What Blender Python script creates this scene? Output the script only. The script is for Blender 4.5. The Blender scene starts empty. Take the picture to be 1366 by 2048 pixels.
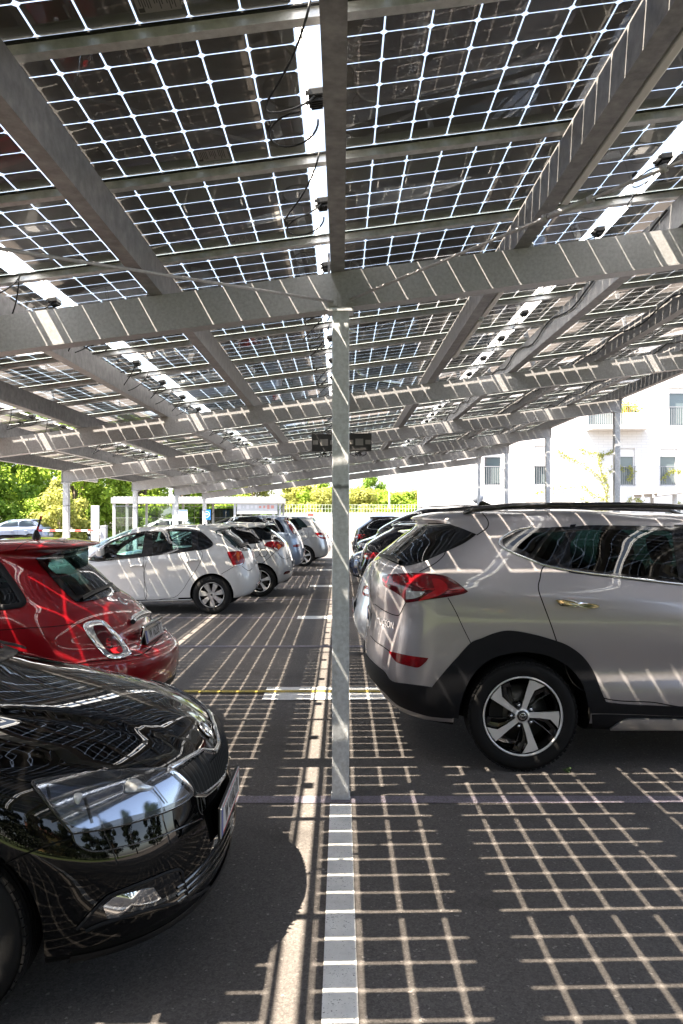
import bpy, bmesh, math, random
import numpy as np
from mathutils import Vector, Matrix
from mathutils.bvhtree import BVHTree

random.seed(7)
rad = math.radians
SC = bpy.context.scene
COL = SC.collection

# ------------------------------------------------------------------ camera
F = 1563.0; CX = 683.0; CY = 1030.0; HC = 1.63      # focal length and principal point in photo pixels, eye height
cam_d = bpy.data.cameras.new("camera"); cam = bpy.data.objects.new("camera", cam_d); COL.objects.link(cam)
cam.location = (0, 0, HC); cam.rotation_euler = (rad(90), 0, 0)
cam_d.sensor_fit = 'VERTICAL'; cam_d.sensor_height = 36.0; cam_d.lens = F / 2048 * 36
cam_d.shift_y = (CY - 1024) / 2048
cam_d.clip_start = 0.05; cam_d.clip_end = 3000
SC.camera = cam

# ------------------------------------------------------------------ light
SUN = Vector((0.549, 0.2245, -1.0)).normalized()       # direction the light travels
world = bpy.data.worlds.new("World"); SC.world = world; world.use_nodes = True
wn = world.node_tree; bg = wn.nodes["Background"]
sky = wn.nodes.new("ShaderNodeTexSky"); sky.sky_type = 'NISHITA'; sky.sun_disc = False
sky.sun_elevation = math.asin(-SUN.z); sky.sun_rotation = math.atan2(-SUN.x, -SUN.y) % (2 * math.pi)
sky.air_density = 1.0; sky.dust_density = 1.6; sky.ozone_density = 1.0
hs = wn.nodes.new('ShaderNodeHueSaturation'); hs.inputs['Saturation'].default_value = .66
wn.links.new(sky.outputs[0], hs.inputs['Color']); wn.links.new(hs.outputs[0], bg.inputs[0]); bg.inputs[1].default_value = 0.075
sun_d = bpy.data.lights.new("sun", 'SUN'); sun_d.energy = 5.0; sun_d.angle = rad(0.38); sun_d.color = (1.0, 0.855, 0.69)
sun = bpy.data.objects.new("sun", sun_d); COL.objects.link(sun)
sun.rotation_euler = SUN.to_track_quat('-Z', 'Y').to_euler(); sun.location = (-8, -4, 16)

SC.view_settings.view_transform = 'Standard'; SC.view_settings.look = 'None'
SC.view_settings.gamma = 1.0; SC.view_settings.use_curve_mapping = False
SC.view_settings.exposure = 3.1
SC.render.engine = 'CYCLES'
SC.cycles.max_bounces = 9; SC.cycles.diffuse_bounces = 4; SC.cycles.glossy_bounces = 4
SC.cycles.transmission_bounces = 6; SC.cycles.transparent_max_bounces = 24
SC.cycles.caustics_reflective = False; SC.cycles.caustics_refractive = False
SC.cycles.sample_clamp_indirect = 6.0

# ------------------------------------------------------------------ helpers
def ray(px, py):
    return Vector(((px - CX) / F, 1.0, (CY - py) / F))
def at(px, py, Y):
    return Vector(((px - CX) / F * Y, Y, HC + (CY - py) / F * Y))
def gnd(px, py):
    Y = HC * F / (py - CY)
    return Vector(((px - CX) / F * Y, Y, 0))

class MB:
    def __init__(s): s.v = []; s.f = []; s.m = []; s.sm = []
    def add(s, vs, fs, m=0, smooth=False):
        b = len(s.v); s.v += [tuple(p) for p in vs]
        for f in fs: s.f.append([b + i for i in f]); s.m.append(m); s.sm.append(smooth)
        return s
    def hexa(s, p, m=0):     # 8 corners: bottom 0-3 counter-clockwise, top 4-7
        return s.add(p, [(0,3,2,1),(4,5,6,7),(0,1,5,4),(1,2,6,5),(2,3,7,6),(3,0,4,7)], m)
    def box(s, c, d, m=0, R=None, bev=0.0):
        x, y, z = d[0]/2, d[1]/2, d[2]/2
        if bev > 0:
            b = min(bev, x*.9, y*.9, z*.9); vs = []; 
            bm = bmesh.new(); bmesh.ops.create_cube(bm, size=1)
            for q in bm.verts: q.co = Vector((q.co.x*2*x, q.co.y*2*y, q.co.z*2*z))
            bmesh.ops.bevel(bm, geom=bm.edges[:], offset=b, segments=2, profile=.5, affect='EDGES')
            bm.verts.index_update()
            vs = [q.co.copy() for q in bm.verts]; fs = [[q.index for q in f.verts] for f in bm.faces]; bm.free()
        else:
            vs = [Vector(q) for q in ((-x,-y,-z),(x,-y,-z),(x,y,-z),(-x,y,-z),(-x,-y,z),(x,-y,z),(x,y,z),(-x,y,z))]
            fs = [(0,3,2,1),(4,5,6,7),(0,1,5,4),(1,2,6,5),(2,3,7,6),(3,0,4,7)]
        if R is not None: vs = [R @ q for q in vs]
        c = Vector(c)
        return s.add([q + c for q in vs], fs, m)
    def tube(s, pts, r, n=8, m=0, cap=True, smooth=True):
        pts = [Vector(p) for p in pts]; rs = r if isinstance(r, (list, tuple)) else [r]*len(pts)
        vs = []; fs = []; up = None
        for i, p in enumerate(pts):
            t = (pts[min(i+1, len(pts)-1)] - pts[max(i-1, 0)])
            if t.length < 1e-9: t = Vector((0,0,1))
            t.normalize()
            if up is None: up = Vector((0,0,1)) if abs(t.z) < .9 else Vector((1,0,0))
            a = (up - t*up.dot(t)); a.normalize(); b = t.cross(a); up = a
            for k in range(n):
                th = 2*math.pi*k/n; vs.append(p + (a*math.cos(th) + b*math.sin(th))*rs[i])
        for i in range(len(pts)-1):
            for k in range(n):
                fs.append((i*n+k, i*n+(k+1)%n, (i+1)*n+(k+1)%n, (i+1)*n+k))
        s.add(vs, fs, m, smooth)
        if cap:
            b = len(s.v) - len(vs)
            s.f.append([b+k for k in reversed(range(n))]); s.m.append(m); s.sm.append(False)
            s.f.append([b+(len(pts)-1)*n+k for k in range(n)]); s.m.append(m); s.sm.append(False)
        return s
    def lathe(s, prof, n=32, m=0, axis='y', c=(0,0,0), smooth=True, a0=0, a1=2*math.pi):
        # prof: list of (radius, offset along the axis)
        vs = []; fs = []; full = abs(a1-a0-2*math.pi) < 1e-6; nn = n if full else n+1
        for (r, h) in prof:
            for k in range(nn):
                th = a0 + (a1-a0)*k/n; a, b = r*math.cos(th), r*math.sin(th)
                p = {'y': (a, h, b), 'z': (a, b, h), 'x': (h, a, b)}[axis]
                vs.append((p[0]+c[0], p[1]+c[1], p[2]+c[2]))
        for i in range(len(prof)-1):
            for k in range(n):
                k2 = (k+1) % nn
                fs.append((i*nn+k, i*nn+k2, (i+1)*nn+k2, (i+1)*nn+k))
        return s.add(vs, fs, m, smooth)
    def prism(s, poly, h0, h1, m=0, axis='z'):
        n = len(poly); P = {'z': lambda a,b,h:(a,b,h), 'y': lambda a,b,h:(a,h,b), 'x': lambda a,b,h:(h,a,b)}[axis]
        vs = [P(a,b,h0) for a,b in poly] + [P(a,b,h1) for a,b in poly]
        fs = [tuple(reversed(range(n))), tuple(range(n, 2*n))] + [(i,(i+1)%n,n+(i+1)%n,n+i) for i in range(n)]
        return s.add(vs, fs, m)
    def mesh(s, name):
        me = bpy.data.meshes.new(name); me.from_pydata(s.v, [], s.f)
        me.polygons.foreach_set("material_index", s.m); me.polygons.foreach_set("use_smooth", s.sm)
        me.update(); return me

def obj(name, mb, mats, parent=None, loc=None, fix=False):
    me = mb if isinstance(mb, bpy.types.Mesh) else mb.mesh(name)
    if fix:
        bm = bmesh.new(); bm.from_mesh(me); bmesh.ops.recalc_face_normals(bm, faces=bm.faces[:]); bm.to_mesh(me); bm.free()
    if not me.materials:
        for q in (mats if isinstance(mats, (list, tuple)) else [mats]): me.materials.append(q)
    o = bpy.data.objects.new(name, me); COL.objects.link(o)
    if parent is not None: o.parent = parent
    if loc is not None: o.location = loc
    return o
def empty(name, loc=(0,0,0), rz=0.0, parent=None):
    o = bpy.data.objects.new(name, None); COL.objects.link(o); o.location = loc; o.rotation_euler = (0,0,rz)
    o.empty_display_size = .2
    if parent is not None: o.parent = parent
    return o
def tag(o, label, cat, group=None):
    o['label'] = label; o['category'] = cat
    if group: o['group'] = group
    return o
def kind(o, k): o['kind'] = k; return o
def copy_tree(o, parent=None):
    c = o.copy(); COL.objects.link(c); c.parent = parent
    if parent is not None: c.matrix_parent_inverse = o.matrix_parent_inverse.copy()
    for ch in list(o.children): copy_tree(ch, c)
    return c

# ------------------------------------------------------------------ materials
def mat(name, col, rough=.5, metal=0.0, coat=0.0, spec=.5, var=0.0, vscale=8.0, bump=0.0, bscale=200.0, col2=None,
        coatr=.03, detail=6.0, rvar=0.0, emis=None, sub=None):
    m = bpy.data.materials.new(name); m.use_nodes = True; t = m.node_tree; b = t.nodes["Principled BSDF"]
    b.inputs["Base Color"].default_value = (*col, 1); b.inputs["Roughness"].default_value = rough
    b.inputs["Metallic"].default_value = metal; b.inputs["Coat Weight"].default_value = coat
    b.inputs["Coat Roughness"].default_value = coatr; b.inputs["Specular IOR Level"].default_value = spec
    tc = None
    if var > 0 or bump > 0 or rvar > 0:
        tc = t.nodes.new("ShaderNodeTexCoord")
    if var > 0 or rvar > 0:
        n = t.nodes.new("ShaderNodeTexNoise"); n.inputs["Scale"].default_value = vscale; n.inputs["Detail"].default_value = detail
        n.inputs["Roughness"].default_value = .62
        t.links.new(tc.outputs["Object"], n.inputs["Vector"])
        if var > 0:
            r = t.nodes.new("ShaderNodeValToRGB"); r.color_ramp.elements[0].position = .3; r.color_ramp.elements[1].position = .72
            c2 = col2 or tuple(min(1, q*(1+var)) for q in col); c1 = tuple(q*(1-var) for q in col)
            if col2: c1 = col
            r.color_ramp.elements[0].color = (*c1, 1); r.color_ramp.elements[1].color = (*c2, 1)
            t.links.new(n.outputs["Fac"], r.inputs[0]); t.links.new(r.outputs[0], b.inputs["Base Color"])
        if rvar > 0:
            mr = t.nodes.new("ShaderNodeMapRange"); mr.inputs[3].default_value = max(0, rough-rvar); mr.inputs[4].default_value = rough+rvar
            mr.inputs[1].default_value = .3; mr.inputs[2].default_value = .7
            t.links.new(n.outputs["Fac"], mr.inputs[0]); t.links.new(mr.outputs[0], b.inputs["Roughness"])
    if bump > 0:
        n2 = t.nodes.new("ShaderNodeTexNoise"); n2.inputs["Scale"].default_value = bscale; n2.inputs["Detail"].default_value = 3
        t.links.new(tc.outputs["Object"], n2.inputs["Vector"])
        bp = t.nodes.new("ShaderNodeBump"); bp.inputs["Strength"].default_value = bump; bp.inputs["Distance"].default_value = .01
        t.links.new(n2.outputs["Fac"], bp.inputs["Height"]); t.links.new(bp.outputs[0], b.inputs["Normal"])
    if emis:
        b.inputs["Emission Color"].default_value = (*emis[0], 1); b.inputs["Emission Strength"].default_value = emis[1]
    return m

def glass(name, tint, refl=1.0, rough=0.0, ior=1.5):
    # thin pane: see-through tint plus a Fresnel reflection
    m = bpy.data.materials.new(name); m.use_nodes = True; t = m.node_tree
    t.nodes.remove(t.nodes["Principled BSDF"]); out = t.nodes["Material Output"]
    tr = t.nodes.new("ShaderNodeBsdfTransparent"); tr.inputs[0].default_value = (*tint, 1)
    gl = t.nodes.new("ShaderNodeBsdfGlossy"); gl.inputs[0].default_value = (refl, refl, refl, 1); gl.inputs["Roughness"].default_value = rough
    lw = t.nodes.new("ShaderNodeFresnel"); lw.inputs[0].default_value = ior
    # a pane has two sides: use the same Fresnel from behind
    ge = t.nodes.new("ShaderNodeNewGeometry"); mi = t.nodes.new("ShaderNodeMix"); mi.data_type = 'FLOAT'
    mi.inputs[2].default_value = ior; mi.inputs[3].default_value = 1/ior
    t.links.new(ge.outputs["Backfacing"], mi.inputs[0])
    iv = t.nodes.new("ShaderNodeMath"); iv.operation = 'ADD'; iv.inputs[1].default_value = 0
    t.links.new(mi.outputs[0], iv.inputs[0]); t.links.new(iv.outputs[0], lw.inputs[0])
    lw.inputs[0].default_value = ior
    mx = t.nodes.new("ShaderNodeMixShader")
    t.links.new(lw.outputs[0], mx.inputs[0]); t.links.new(tr.outputs[0], mx.inputs[1]); t.links.new(gl.outputs[0], mx.inputs[2])
    t.links.new(mx.outputs[0], out.inputs[0])
    return m

M = {}
M['galv'] = mat('galvanised_steel', (.42,.42,.44), .5, .3, var=.2, vscale=55, rvar=.1)
M['galv_light'] = mat('galvanised_steel_light', (.58,.605,.64), .5, .3, var=.24, vscale=38, rvar=.1)
M['alu'] = mat('aluminium_rail', (.62,.62,.62), .42, .3, var=.2, vscale=30)
M['black'] = mat('black_plastic', (.009,.009,.0095), .5, spec=.3)
M['rubber'] = mat('rubber', (.0075,.0075,.008), .78, spec=.25, bump=.1, bscale=90)
M['trim'] = mat('grey_black_trim', (.0075,.0078,.010), .62, spec=.22, bump=.08, bscale=900)
M['gloss_black'] = mat('gloss_black', (.006,.006,.007), .08, coat=.6)
M['chrome'] = mat('chrome', (.78,.79,.80), .07, 1.0)
M['silver'] = mat('silver_paint', (.55,.56,.58), .3, .85, coat=.3)
M['darkin'] = mat('interior_fabric', (.022,.022,.024), .85)
M['white_paint_line'] = None
# ------------------------------------------------------------------ ground
def asphalt_mat(name, base, lo=.72, hi=1.35):
    m = bpy.data.materials.new(name); m.use_nodes = True; t = m.node_tree; b = t.nodes["Principled BSDF"]
    tc = t.nodes.new("ShaderNodeTexCoord")
    def noise(sc, det, rough=.6):
        n = t.nodes.new("ShaderNodeTexNoise"); n.inputs["Scale"].default_value = sc; n.inputs["Detail"].default_value = det
        n.inputs["Roughness"].default_value = rough; t.links.new(tc.outputs["Object"], n.inputs["Vector"]); return n
    big = noise(.55, 6); fine = noise(150, 3, .7)
    vo = t.nodes.new("ShaderNodeTexVoronoi"); vo.inputs["Scale"].default_value = 110; t.links.new(tc.outputs["Object"], vo.inputs["Vector"])
    def ramp(src, p0, p1, c0, c1):
        r = t.nodes.new("ShaderNodeMapRange"); r.inputs[1].default_value = p0; r.inputs[2].default_value = p1
        r.inputs[3].default_value = c0; r.inputs[4].default_value = c1; t.links.new(src, r.inputs[0]); return r.outputs[0]
    def mul(a, b_):
        q = t.nodes.new("ShaderNodeMath"); q.operation = 'MULTIPLY'; t.links.new(a, q.inputs[0]); t.links.new(b_, q.inputs[1]); return q.outputs[0]
    k = mul(mul(ramp(big.outputs[0], .3, .7, .78, 1.25), ramp(fine.outputs[0], .3, .72, lo, hi)), ramp(vo.outputs["Color"], 0, 1, .7, 1.35))
    # pale stone chips
    sep = t.nodes.new("ShaderNodeSeparateColor"); t.links.new(vo.outputs["Color"], sep.inputs[0])
    chip = ramp(sep.outputs[0], .985, .99, 1.0, 1.9)
    k = mul(k, chip)
    st = noise(1.7, 5, .5); k = mul(k, ramp(st.outputs[0], .60, .70, 1.0, .72))      # old oil and tyre stains
    cm = t.nodes.new("ShaderNodeVectorMath"); cm.operation = 'SCALE'; cm.inputs[0].default_value = base; t.links.new(k, cm.inputs["Scale"])
    t.links.new(cm.outputs[0], b.inputs["Base Color"]); b.inputs["Roughness"].default_value = .82
    b.inputs["Specular IOR Level"].default_value = .35
    bp = t.nodes.new("ShaderNodeBump"); bp.inputs["Strength"].default_value = .55; bp.inputs["Distance"].default_value = .006
    t.links.new(fine.outputs[0], bp.inputs["Height"]); t.links.new(bp.outputs[0], b.inputs["Normal"])
    return m
def worn(name, col, th):
    # road paint worn through to the stones
    m = mat(name, col, .7, bump=.35, bscale=160); t = m.node_tree; b = t.nodes["Principled BSDF"]; tc = t.nodes.new("ShaderNodeTexCoord")
    def nz(sc, det):
        n = t.nodes.new("ShaderNodeTexNoise"); n.inputs["Scale"].default_value = sc; n.inputs["Detail"].default_value = det
        n.inputs["Roughness"].default_value = .7; t.links.new(tc.outputs["Object"], n.inputs["Vector"]); return n.outputs[0]
    a, c = nz(5, 8), nz(120, 2)
    w = t.nodes.new("ShaderNodeMath"); w.operation = 'MULTIPLY_ADD'; w.inputs[1].default_value = .85; t.links.new(c, w.inputs[0])
    h = t.nodes.new("ShaderNodeMath"); h.operation = 'MULTIPLY'; h.inputs[1].default_value = .2; t.links.new(a, h.inputs[0]); t.links.new(h.outputs[0], w.inputs[2])
    r = t.nodes.new("ShaderNodeMapRange"); r.inputs[1].default_value = th; r.inputs[2].default_value = th+.06; t.links.new(w.outputs[0], r.inputs[0])
    g = t.nodes.new("ShaderNodeMapRange"); g.inputs[1].default_value = .3; g.inputs[2].default_value = .7; g.inputs[3].default_value = .74; g.inputs[4].default_value = 1.08; t.links.new(a, g.inputs[0])
    s = t.nodes.new("ShaderNodeVectorMath"); s.operation = 'SCALE'; s.inputs[0].default_value = col; t.links.new(g.outputs[0], s.inputs["Scale"])
    x = t.nodes.new("ShaderNodeMixRGB"); x.inputs[2].default_value = (.095,.088,.083,1); t.links.new(r.outputs[0], x.inputs[0]); t.links.new(s.outputs[0], x.inputs[1])
    t.links.new(x.outputs[0], b.inputs["Base Color"]); return m
M['asphalt'] = asphalt_mat('asphalt', (.088,.080,.076))
M['line_white'] = worn('worn_white_line', (.80,.79,.77), .635)
M['line_lilac'] = worn('worn_lilac_line', (.20,.175,.22), .54)
M['line_yellow'] = worn('worn_yellow_line', (.55,.41,.06), .56)
M['grass'] = mat('lawn', (.035,.05,.016), .9, var=.5, vscale=3, col2=(.07,.11,.02), bump=.5, bscale=40)
M['paver'] = mat('pale_paving', (.20,.195,.185), .85, var=.15, vscale=4, bump=.2, bscale=60)

def sheet(name, x0, x1, y0, y1, z, m, k='structure'):
    b = MB(); b.add([(x0,y0,z),(x1,y0,z),(x1,y1,z),(x0,y1,z)], [(0,1,2,3)])
    o = obj(name, b, m); o['kind'] = k; return o
sheet('ground', -900, 900, -500, 1500, -.012, M['paver'])
sheet('parking_lot', -30, 40, -3.2, 60, 0, M['asphalt'])
sheet('grass_verge', -60, -13, 43, 49, .008, M['grass'])
sheet('lawn', -60, 60, -40, -3.3, .008, M['grass'])
b = MB()
for (x0, x1) in ((-9.6, 41),): b.box(((x0+x1)/2, 60.1, .06), (x1-x0, .12, .12))
kind(obj('kerb', b, M['paver']), 'structure')

def paint(name, mats, rects):
    b = MB()
    for (x0, x1, y0, y1, mi, z) in rects:
        nx = max(1, int((x1-x0)/.5)); 
        b.add([(x0,y0,z),(x1,y0,z),(x1,y1,z),(x0,y1,z)], [(0,1,2,3)], mi)
    return kind(obj(name, b, mats), 'structure')
BAYS = [4.47, 7.18, 9.69, 12.37, 15.05, 17.9, 20.5, 23.1]
rects = []
for i, y in enumerate(BAYS):
    if i == 1: continue
    rects += [(-5.2, 5.2, y-.055, y+.055, 0, .004)]
paint('bay_markings', [M['line_lilac']], rects)
paint('yellow_marking', [M['line_yellow']], [(-5.2, 5.2, 7.135, 7.225, 0, .012)])
paint('centre_line', [M['line_white']], [(-.065, .055, -3.0, 4.395, 0, .004)])
paint('white_pads', [M['line_white']], [(-.70, .40, 6.86, 7.37, 0, .008), (-.70, .06, 12.2, 12.56, 0, .008),
      (-.72, .06, 17.65, 18.1, 0, .008), (-.72, .06, 22.9, 23.3, 0, .008)])
# ------------------------------------------------------------------ the solar carport
SL = .129; ANG = math.atan(SL)                      # roof falls towards the left
ZB = HC + 1.187; ZT = HC + 1.393; ZP = HC + 1.64    # cross beam bottom and top, panel plane, all at x = 0
ROW0 = 4.47; DROW = 4.56
ROWS = [ROW0 + DROW*k for k in range(-1, 6)]
XE = 4.86; XC = -.005
PURL = [-4.85, -3.95, -3.02, -2.04, -1.06, -.022, 1.03, 1.97, 2.97, 3.95, 4.85]
Y0, Y1 = -3.75, 27.95
carport = tag(empty('solar_carport', (0, ROW0, 0)), 'long galvanised steel carport roofed with see-through solar panels over the parking bays', 'carport')
def L(p): return (p[0], p[1]-ROW0, p[2])

# columns
def column_mb(x, y, zt, w=.098):
    b = MB()
    b.box((x, y-ROW0+.05, zt/2), (w, w, zt-.02), 0, bev=.006)
    b.box((x, y-ROW0+.05, .008), (w+.012, w+.012, .016), 0)
    b.box((x, y-ROW0+.05, zt-.012), (w+.05, w+.03, .016), 0)
    return b
def steel_col():
    m = M['galv_light'].copy(); m.name = 'galvanised_column'; t = m.node_tree; bs = t.nodes["Principled BSDF"]
    tc = t.nodes.new("ShaderNodeTexCoord"); sp = t.nodes.new("ShaderNodeSeparateXYZ"); t.links.new(tc.outputs["Object"], sp.inputs[0])
    nz = t.nodes.new("ShaderNodeTexNoise"); nz.inputs["Scale"].default_value = 22; nz.inputs["Detail"].default_value = 5
    t.links.new(tc.outputs["Object"], nz.inputs["Vector"])
    # dark weld stain ring at about 1.8 m
    d = t.nodes.new("ShaderNodeMath"); d.operation = 'SUBTRACT'; d.inputs[1].default_value = 1.79; t.links.new(sp.outputs[2], d.inputs[0])
    a = t.nodes.new("ShaderNodeMath"); a.operation = 'ABSOLUTE'; t.links.new(d.outputs[0], a.inputs[0])
    n2 = t.nodes.new("ShaderNodeMath"); n2.operation = 'MULTIPLY'; n2.inputs[1].default_value = .045; t.links.new(nz.outputs[0], n2.inputs[0])
    s = t.nodes.new("ShaderNodeMath"); s.operation = 'SUBTRACT'; t.links.new(a.outputs[0], s.inputs[0]); t.links.new(n2.outputs[0], s.inputs[1])
    mr = t.nodes.new("ShaderNodeMapRange"); mr.inputs[1].default_value = -.022; mr.inputs[2].default_value = -.008
    mr.inputs[3].default_value = .75; mr.inputs[4].default_value = 0; t.links.new(s.outputs[0], mr.inputs[0])
    mx = t.nodes.new("ShaderNodeMixRGB"); mx.inputs[2].default_value = (.05,.05,.055,1)
    src = bs.inputs["Base Color"].links[0].from_socket
    t.links.new(mr.outputs[0], mx.inputs[0]); t.links.new(src, mx.inputs[1]); t.links.new(mx.outputs[0], bs.inputs["Base Color"])
    return m
M['column'] = steel_col()
for k, y in enumerate(ROWS):
    for x in (-XE+.06, XC, XE-.06):
        if k == 0 and x == XC: continue
        obj('column', column_mb(x, y, ZB + SL*x), M['column'], carport)
# cross beams
for k, y in enumerate(ROWS):
    b = MB(); x0, x1 = -XE, XE; ya, yb = y-ROW0, y-ROW0+.10
    def sec(x): return ZB+SL*x, ZT+SL*x
    (a0, t0), (a1, t1) = sec(x0), sec(x1)
    b.hexa([(x0,ya,a0),(x1,ya,a1),(x1,yb,a1),(x0,yb,a0),(x0,ya,t0),(x1,ya,t1),(x1,yb,t1),(x0,yb,t0)])
    # slim flange lips
    for (zo, h) in ((-.004, .010),):
        b.hexa([(x0,ya-.006,a0+zo),(x1,ya-.006,a1+zo),(x1,yb+.006,a1+zo),(x0,yb+.006,a0+zo),
                (x0,ya-.006,a0+zo+h),(x1,ya-.006,a1+zo+h),(x1,yb+.006,a1+zo+h),(x0,yb+.006,a0+zo+h)])
    for xe in (x0, x1):
        z0 = ZB+SL*xe; b.box((xe+(.005 if xe > 0 else -.005), (ya+yb)/2, z0+.10), (.008, .125, .22))
    obj('cross_beam', b, M['galv'], carport)
# purlins: open C sections on top of the cross beams
PH = .17
M['galv_dark'] = mat('shaded_galvanised_steel', (.275,.273,.28), .5, .3, var=.4, vscale=16, rvar=.1)  # darker steel for the purlins, their underside shade put into the colour
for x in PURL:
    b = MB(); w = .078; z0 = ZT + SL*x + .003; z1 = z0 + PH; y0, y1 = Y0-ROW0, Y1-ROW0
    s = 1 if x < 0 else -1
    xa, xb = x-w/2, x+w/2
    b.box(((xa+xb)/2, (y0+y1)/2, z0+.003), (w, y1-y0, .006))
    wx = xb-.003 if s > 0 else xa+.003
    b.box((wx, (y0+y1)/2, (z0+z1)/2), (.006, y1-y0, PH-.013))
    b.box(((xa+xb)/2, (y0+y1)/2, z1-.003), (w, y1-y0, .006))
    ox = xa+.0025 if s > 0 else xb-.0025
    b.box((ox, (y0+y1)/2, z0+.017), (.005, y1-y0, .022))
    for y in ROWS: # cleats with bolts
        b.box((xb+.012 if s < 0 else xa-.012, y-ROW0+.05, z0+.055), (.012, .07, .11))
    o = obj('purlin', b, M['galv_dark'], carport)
# rails under the joints between the modules
MY, DY = 2.521, 1.02
K0, K1 = -6, 25  # unseen rows behind the camera added to shade the ground there
XL, XR = -5.42, 5.28
def zpan(x): return ZP + SL*x
rail_m = MB()
b0 = MB()
rail_h = .040
dirx = Vector((1, 0, SL)).normalized(); upn = Vector((-SL, 0, 1)).normalized()
R_sl = Matrix((dirx, (0,1,0), upn)).transposed()
Lr = (XR-XL)/dirx.x
b0.box((0,0,-.002), (Lr, .036, .004), 0); b0.box((0,-.0255,-.0015), (Lr, .014, .006), 1)
b0.box((0,-.0145,-rail_h/2), (Lr, .004, rail_h-.008), 0)
b0.box((0,.0145,-rail_h/2), (Lr, .004, rail_h-.008), 0)
b0.box((0,0,-rail_h+.002), (Lr, .044, .004), 0)
rail_me = b0.mesh('rail')
for k in range(K0, K1+1):
    y = MY + DY*k - .021
    o = obj('rail', rail_me, [M['alu'], M['black']], carport, (( XL+XR)/2, y-ROW0, zpan((XL+XR)/2) - .008))
    o.rotation_euler = (0, -ANG, 0)

# ---- modules
PC = .163; GX = .0061; GY = .0057; CH = .011
def module_meshes():
    cells = MB()
    for i in range(10):
        for j in range(6):
            x0, x1 = i*PC+GX/2, (i+1)*PC-GX/2; y0, y1 = j*PC+GY/2, (j+1)*PC-GY/2; c = CH
            cells.add([(x0+c,y0,0),(x1-c,y0,0),(x1,y0+c,0),(x1,y1-c,0),(x1-c,y1,0),(x0+c,y1,0),(x0,y1-c,0),(x0,y0+c,0)],
                      [(7,6,5,4,3,2,1,0)], 0)
    # ribbons at both ends
    for j in range(6):
        for q in (.28, .72):
            y = (j+q)*PC
            cells.add([(-.014,y-.0012,-.001),(.012,y-.0012,-.001),(.012,y+.0012,-.001),(-.014,y+.0012,-.001)], [(3,2,1,0)], 1)
            cells.add([(1.622,y-.0012,-.001),(1.648,y-.0012,-.001),(1.648,y+.0012,-.001),(1.622,y+.0012,-.001)], [(3,2,1,0)], 1)
    cells.add([(1.650,.03,-.001),(1.6545,.03,-.001),(1.6545,.95,-.001),(1.650,.95,-.001)], [(3,2,1,0)], 1)
    cells.add([(-.0175,.03,-.001),(-.014,.03,-.001),(-.014,.95,-.001),(-.0175,.95,-.001)], [(3,2,1,0)], 1)
    for (xa, xb) in ((1.634,1.664), (1.730,1.7715)):
        cells.add([(xa,-.006,-.0005),(xb,-.006,-.0005),(xb,.984,-.0005),(xa,.984,-.0005)], [(3,2,1,0)], 2)
    gl = MB(); x0, x1, y0, y1 = -.0185, 1.7525, -.010, .988
    gl.add([(x0,y0,-.003),(x1,y0,-.003),(x1,y1,-.003),(x0,y1,-.003)], [(3,2,1,0)])
    # ground glass edges
    for (a, c2) in (((x0,y0),(x1,y0)), ((x1,y0),(x1,y1)), ((x1,y1),(x0,y1)), ((x0,y1),(x0,y0))):
        gl.add([(*a,-.003),(*c2,-.003),(*c2,.004),(*a,.004)], [(0,1,2,3)], 1)
    return cells.mesh('cell_grid'), gl.mesh('glass')
def cell_mat():
    m = bpy.data.materials.new('solar_cell_back'); m.use_nodes = True; t = m.node_tree; b = t.nodes["Principled BSDF"]
    tc = t.nodes.new("ShaderNodeTexCoord"); n = t.nodes.new("ShaderNodeTexNoise"); n.inputs["Scale"].default_value = 3.1
    t.links.new(tc.outputs["Object"], n.inputs["Vector"])
    r = t.nodes.new("ShaderNodeValToRGB"); r.color_ramp.elements[0].color = (.046,.038,.031,1); r.color_ramp.elements[1].color = (.072,.060,.049,1)
    r.color_ramp.elements[0].position = .3; r.color_ramp.elements[1].position = .7
    t.links.new(n.outputs[0], r.inputs[0])
    # fine busbars
    sp = t.nodes.new("ShaderNodeSeparateXYZ"); t.links.new(tc.outputs["Object"], sp.inputs[0])
    w = t.nodes.new("ShaderNodeMath"); w.operation = 'PINGPONG'; w.inputs[1].default_value = PC/6; t.links.new(sp.outputs[1], w.inputs[0])
    c = t.nodes.new("ShaderNodeMath"); c.operation = 'LESS_THAN'; c.inputs[1].default_value = .0009; t.links.new(w.outputs[0], c.inputs[0])
    mx = t.nodes.new("ShaderNodeMixRGB"); mx.inputs[2].default_value = (.06,.055,.05,1)
    t.links.new(c.outputs[0], mx.inputs[0]); t.links.new(r.outputs[0], mx.inputs[1]); t.links.new(mx.outputs[0], b.inputs["Base Color"])
    b.inputs["Roughness"].default_value = .38; b.inputs["Specular IOR Level"].default_value = .4
    return m
M['cell'] = cell_mat()
M['ribbon'] = mat('tinned_ribbon', (.42,.36,.25), .35, .6)
def milky():  # added translucent strip: bright from below, narrows the sun stripe on the ground
    m = bpy.data.materials.new('added_milky_strip'); m.use_nodes = True; t = m.node_tree; t.nodes.remove(t.nodes["Principled BSDF"])
    a = t.nodes.new("ShaderNodeBsdfTranslucent"); a.inputs[0].default_value = (.8,.82,.85,1)
    t.links.new(a.outputs[0], t.nodes["Material Output"].inputs[0]); return m
M['milky'] = milky()
M['pv_glass'] = glass('panel_glass', (.95,.97,.96))
M['glass_edge'] = mat('ground_glass_edge', (.20,.27,.25), .3)
M['paper'] = mat('sticker_paper', (.30,.29,.28), .6)
M['ink'] = mat('sticker_print', (.05,.05,.05), .6)
me_cells, me_glass = module_meshes()
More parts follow.
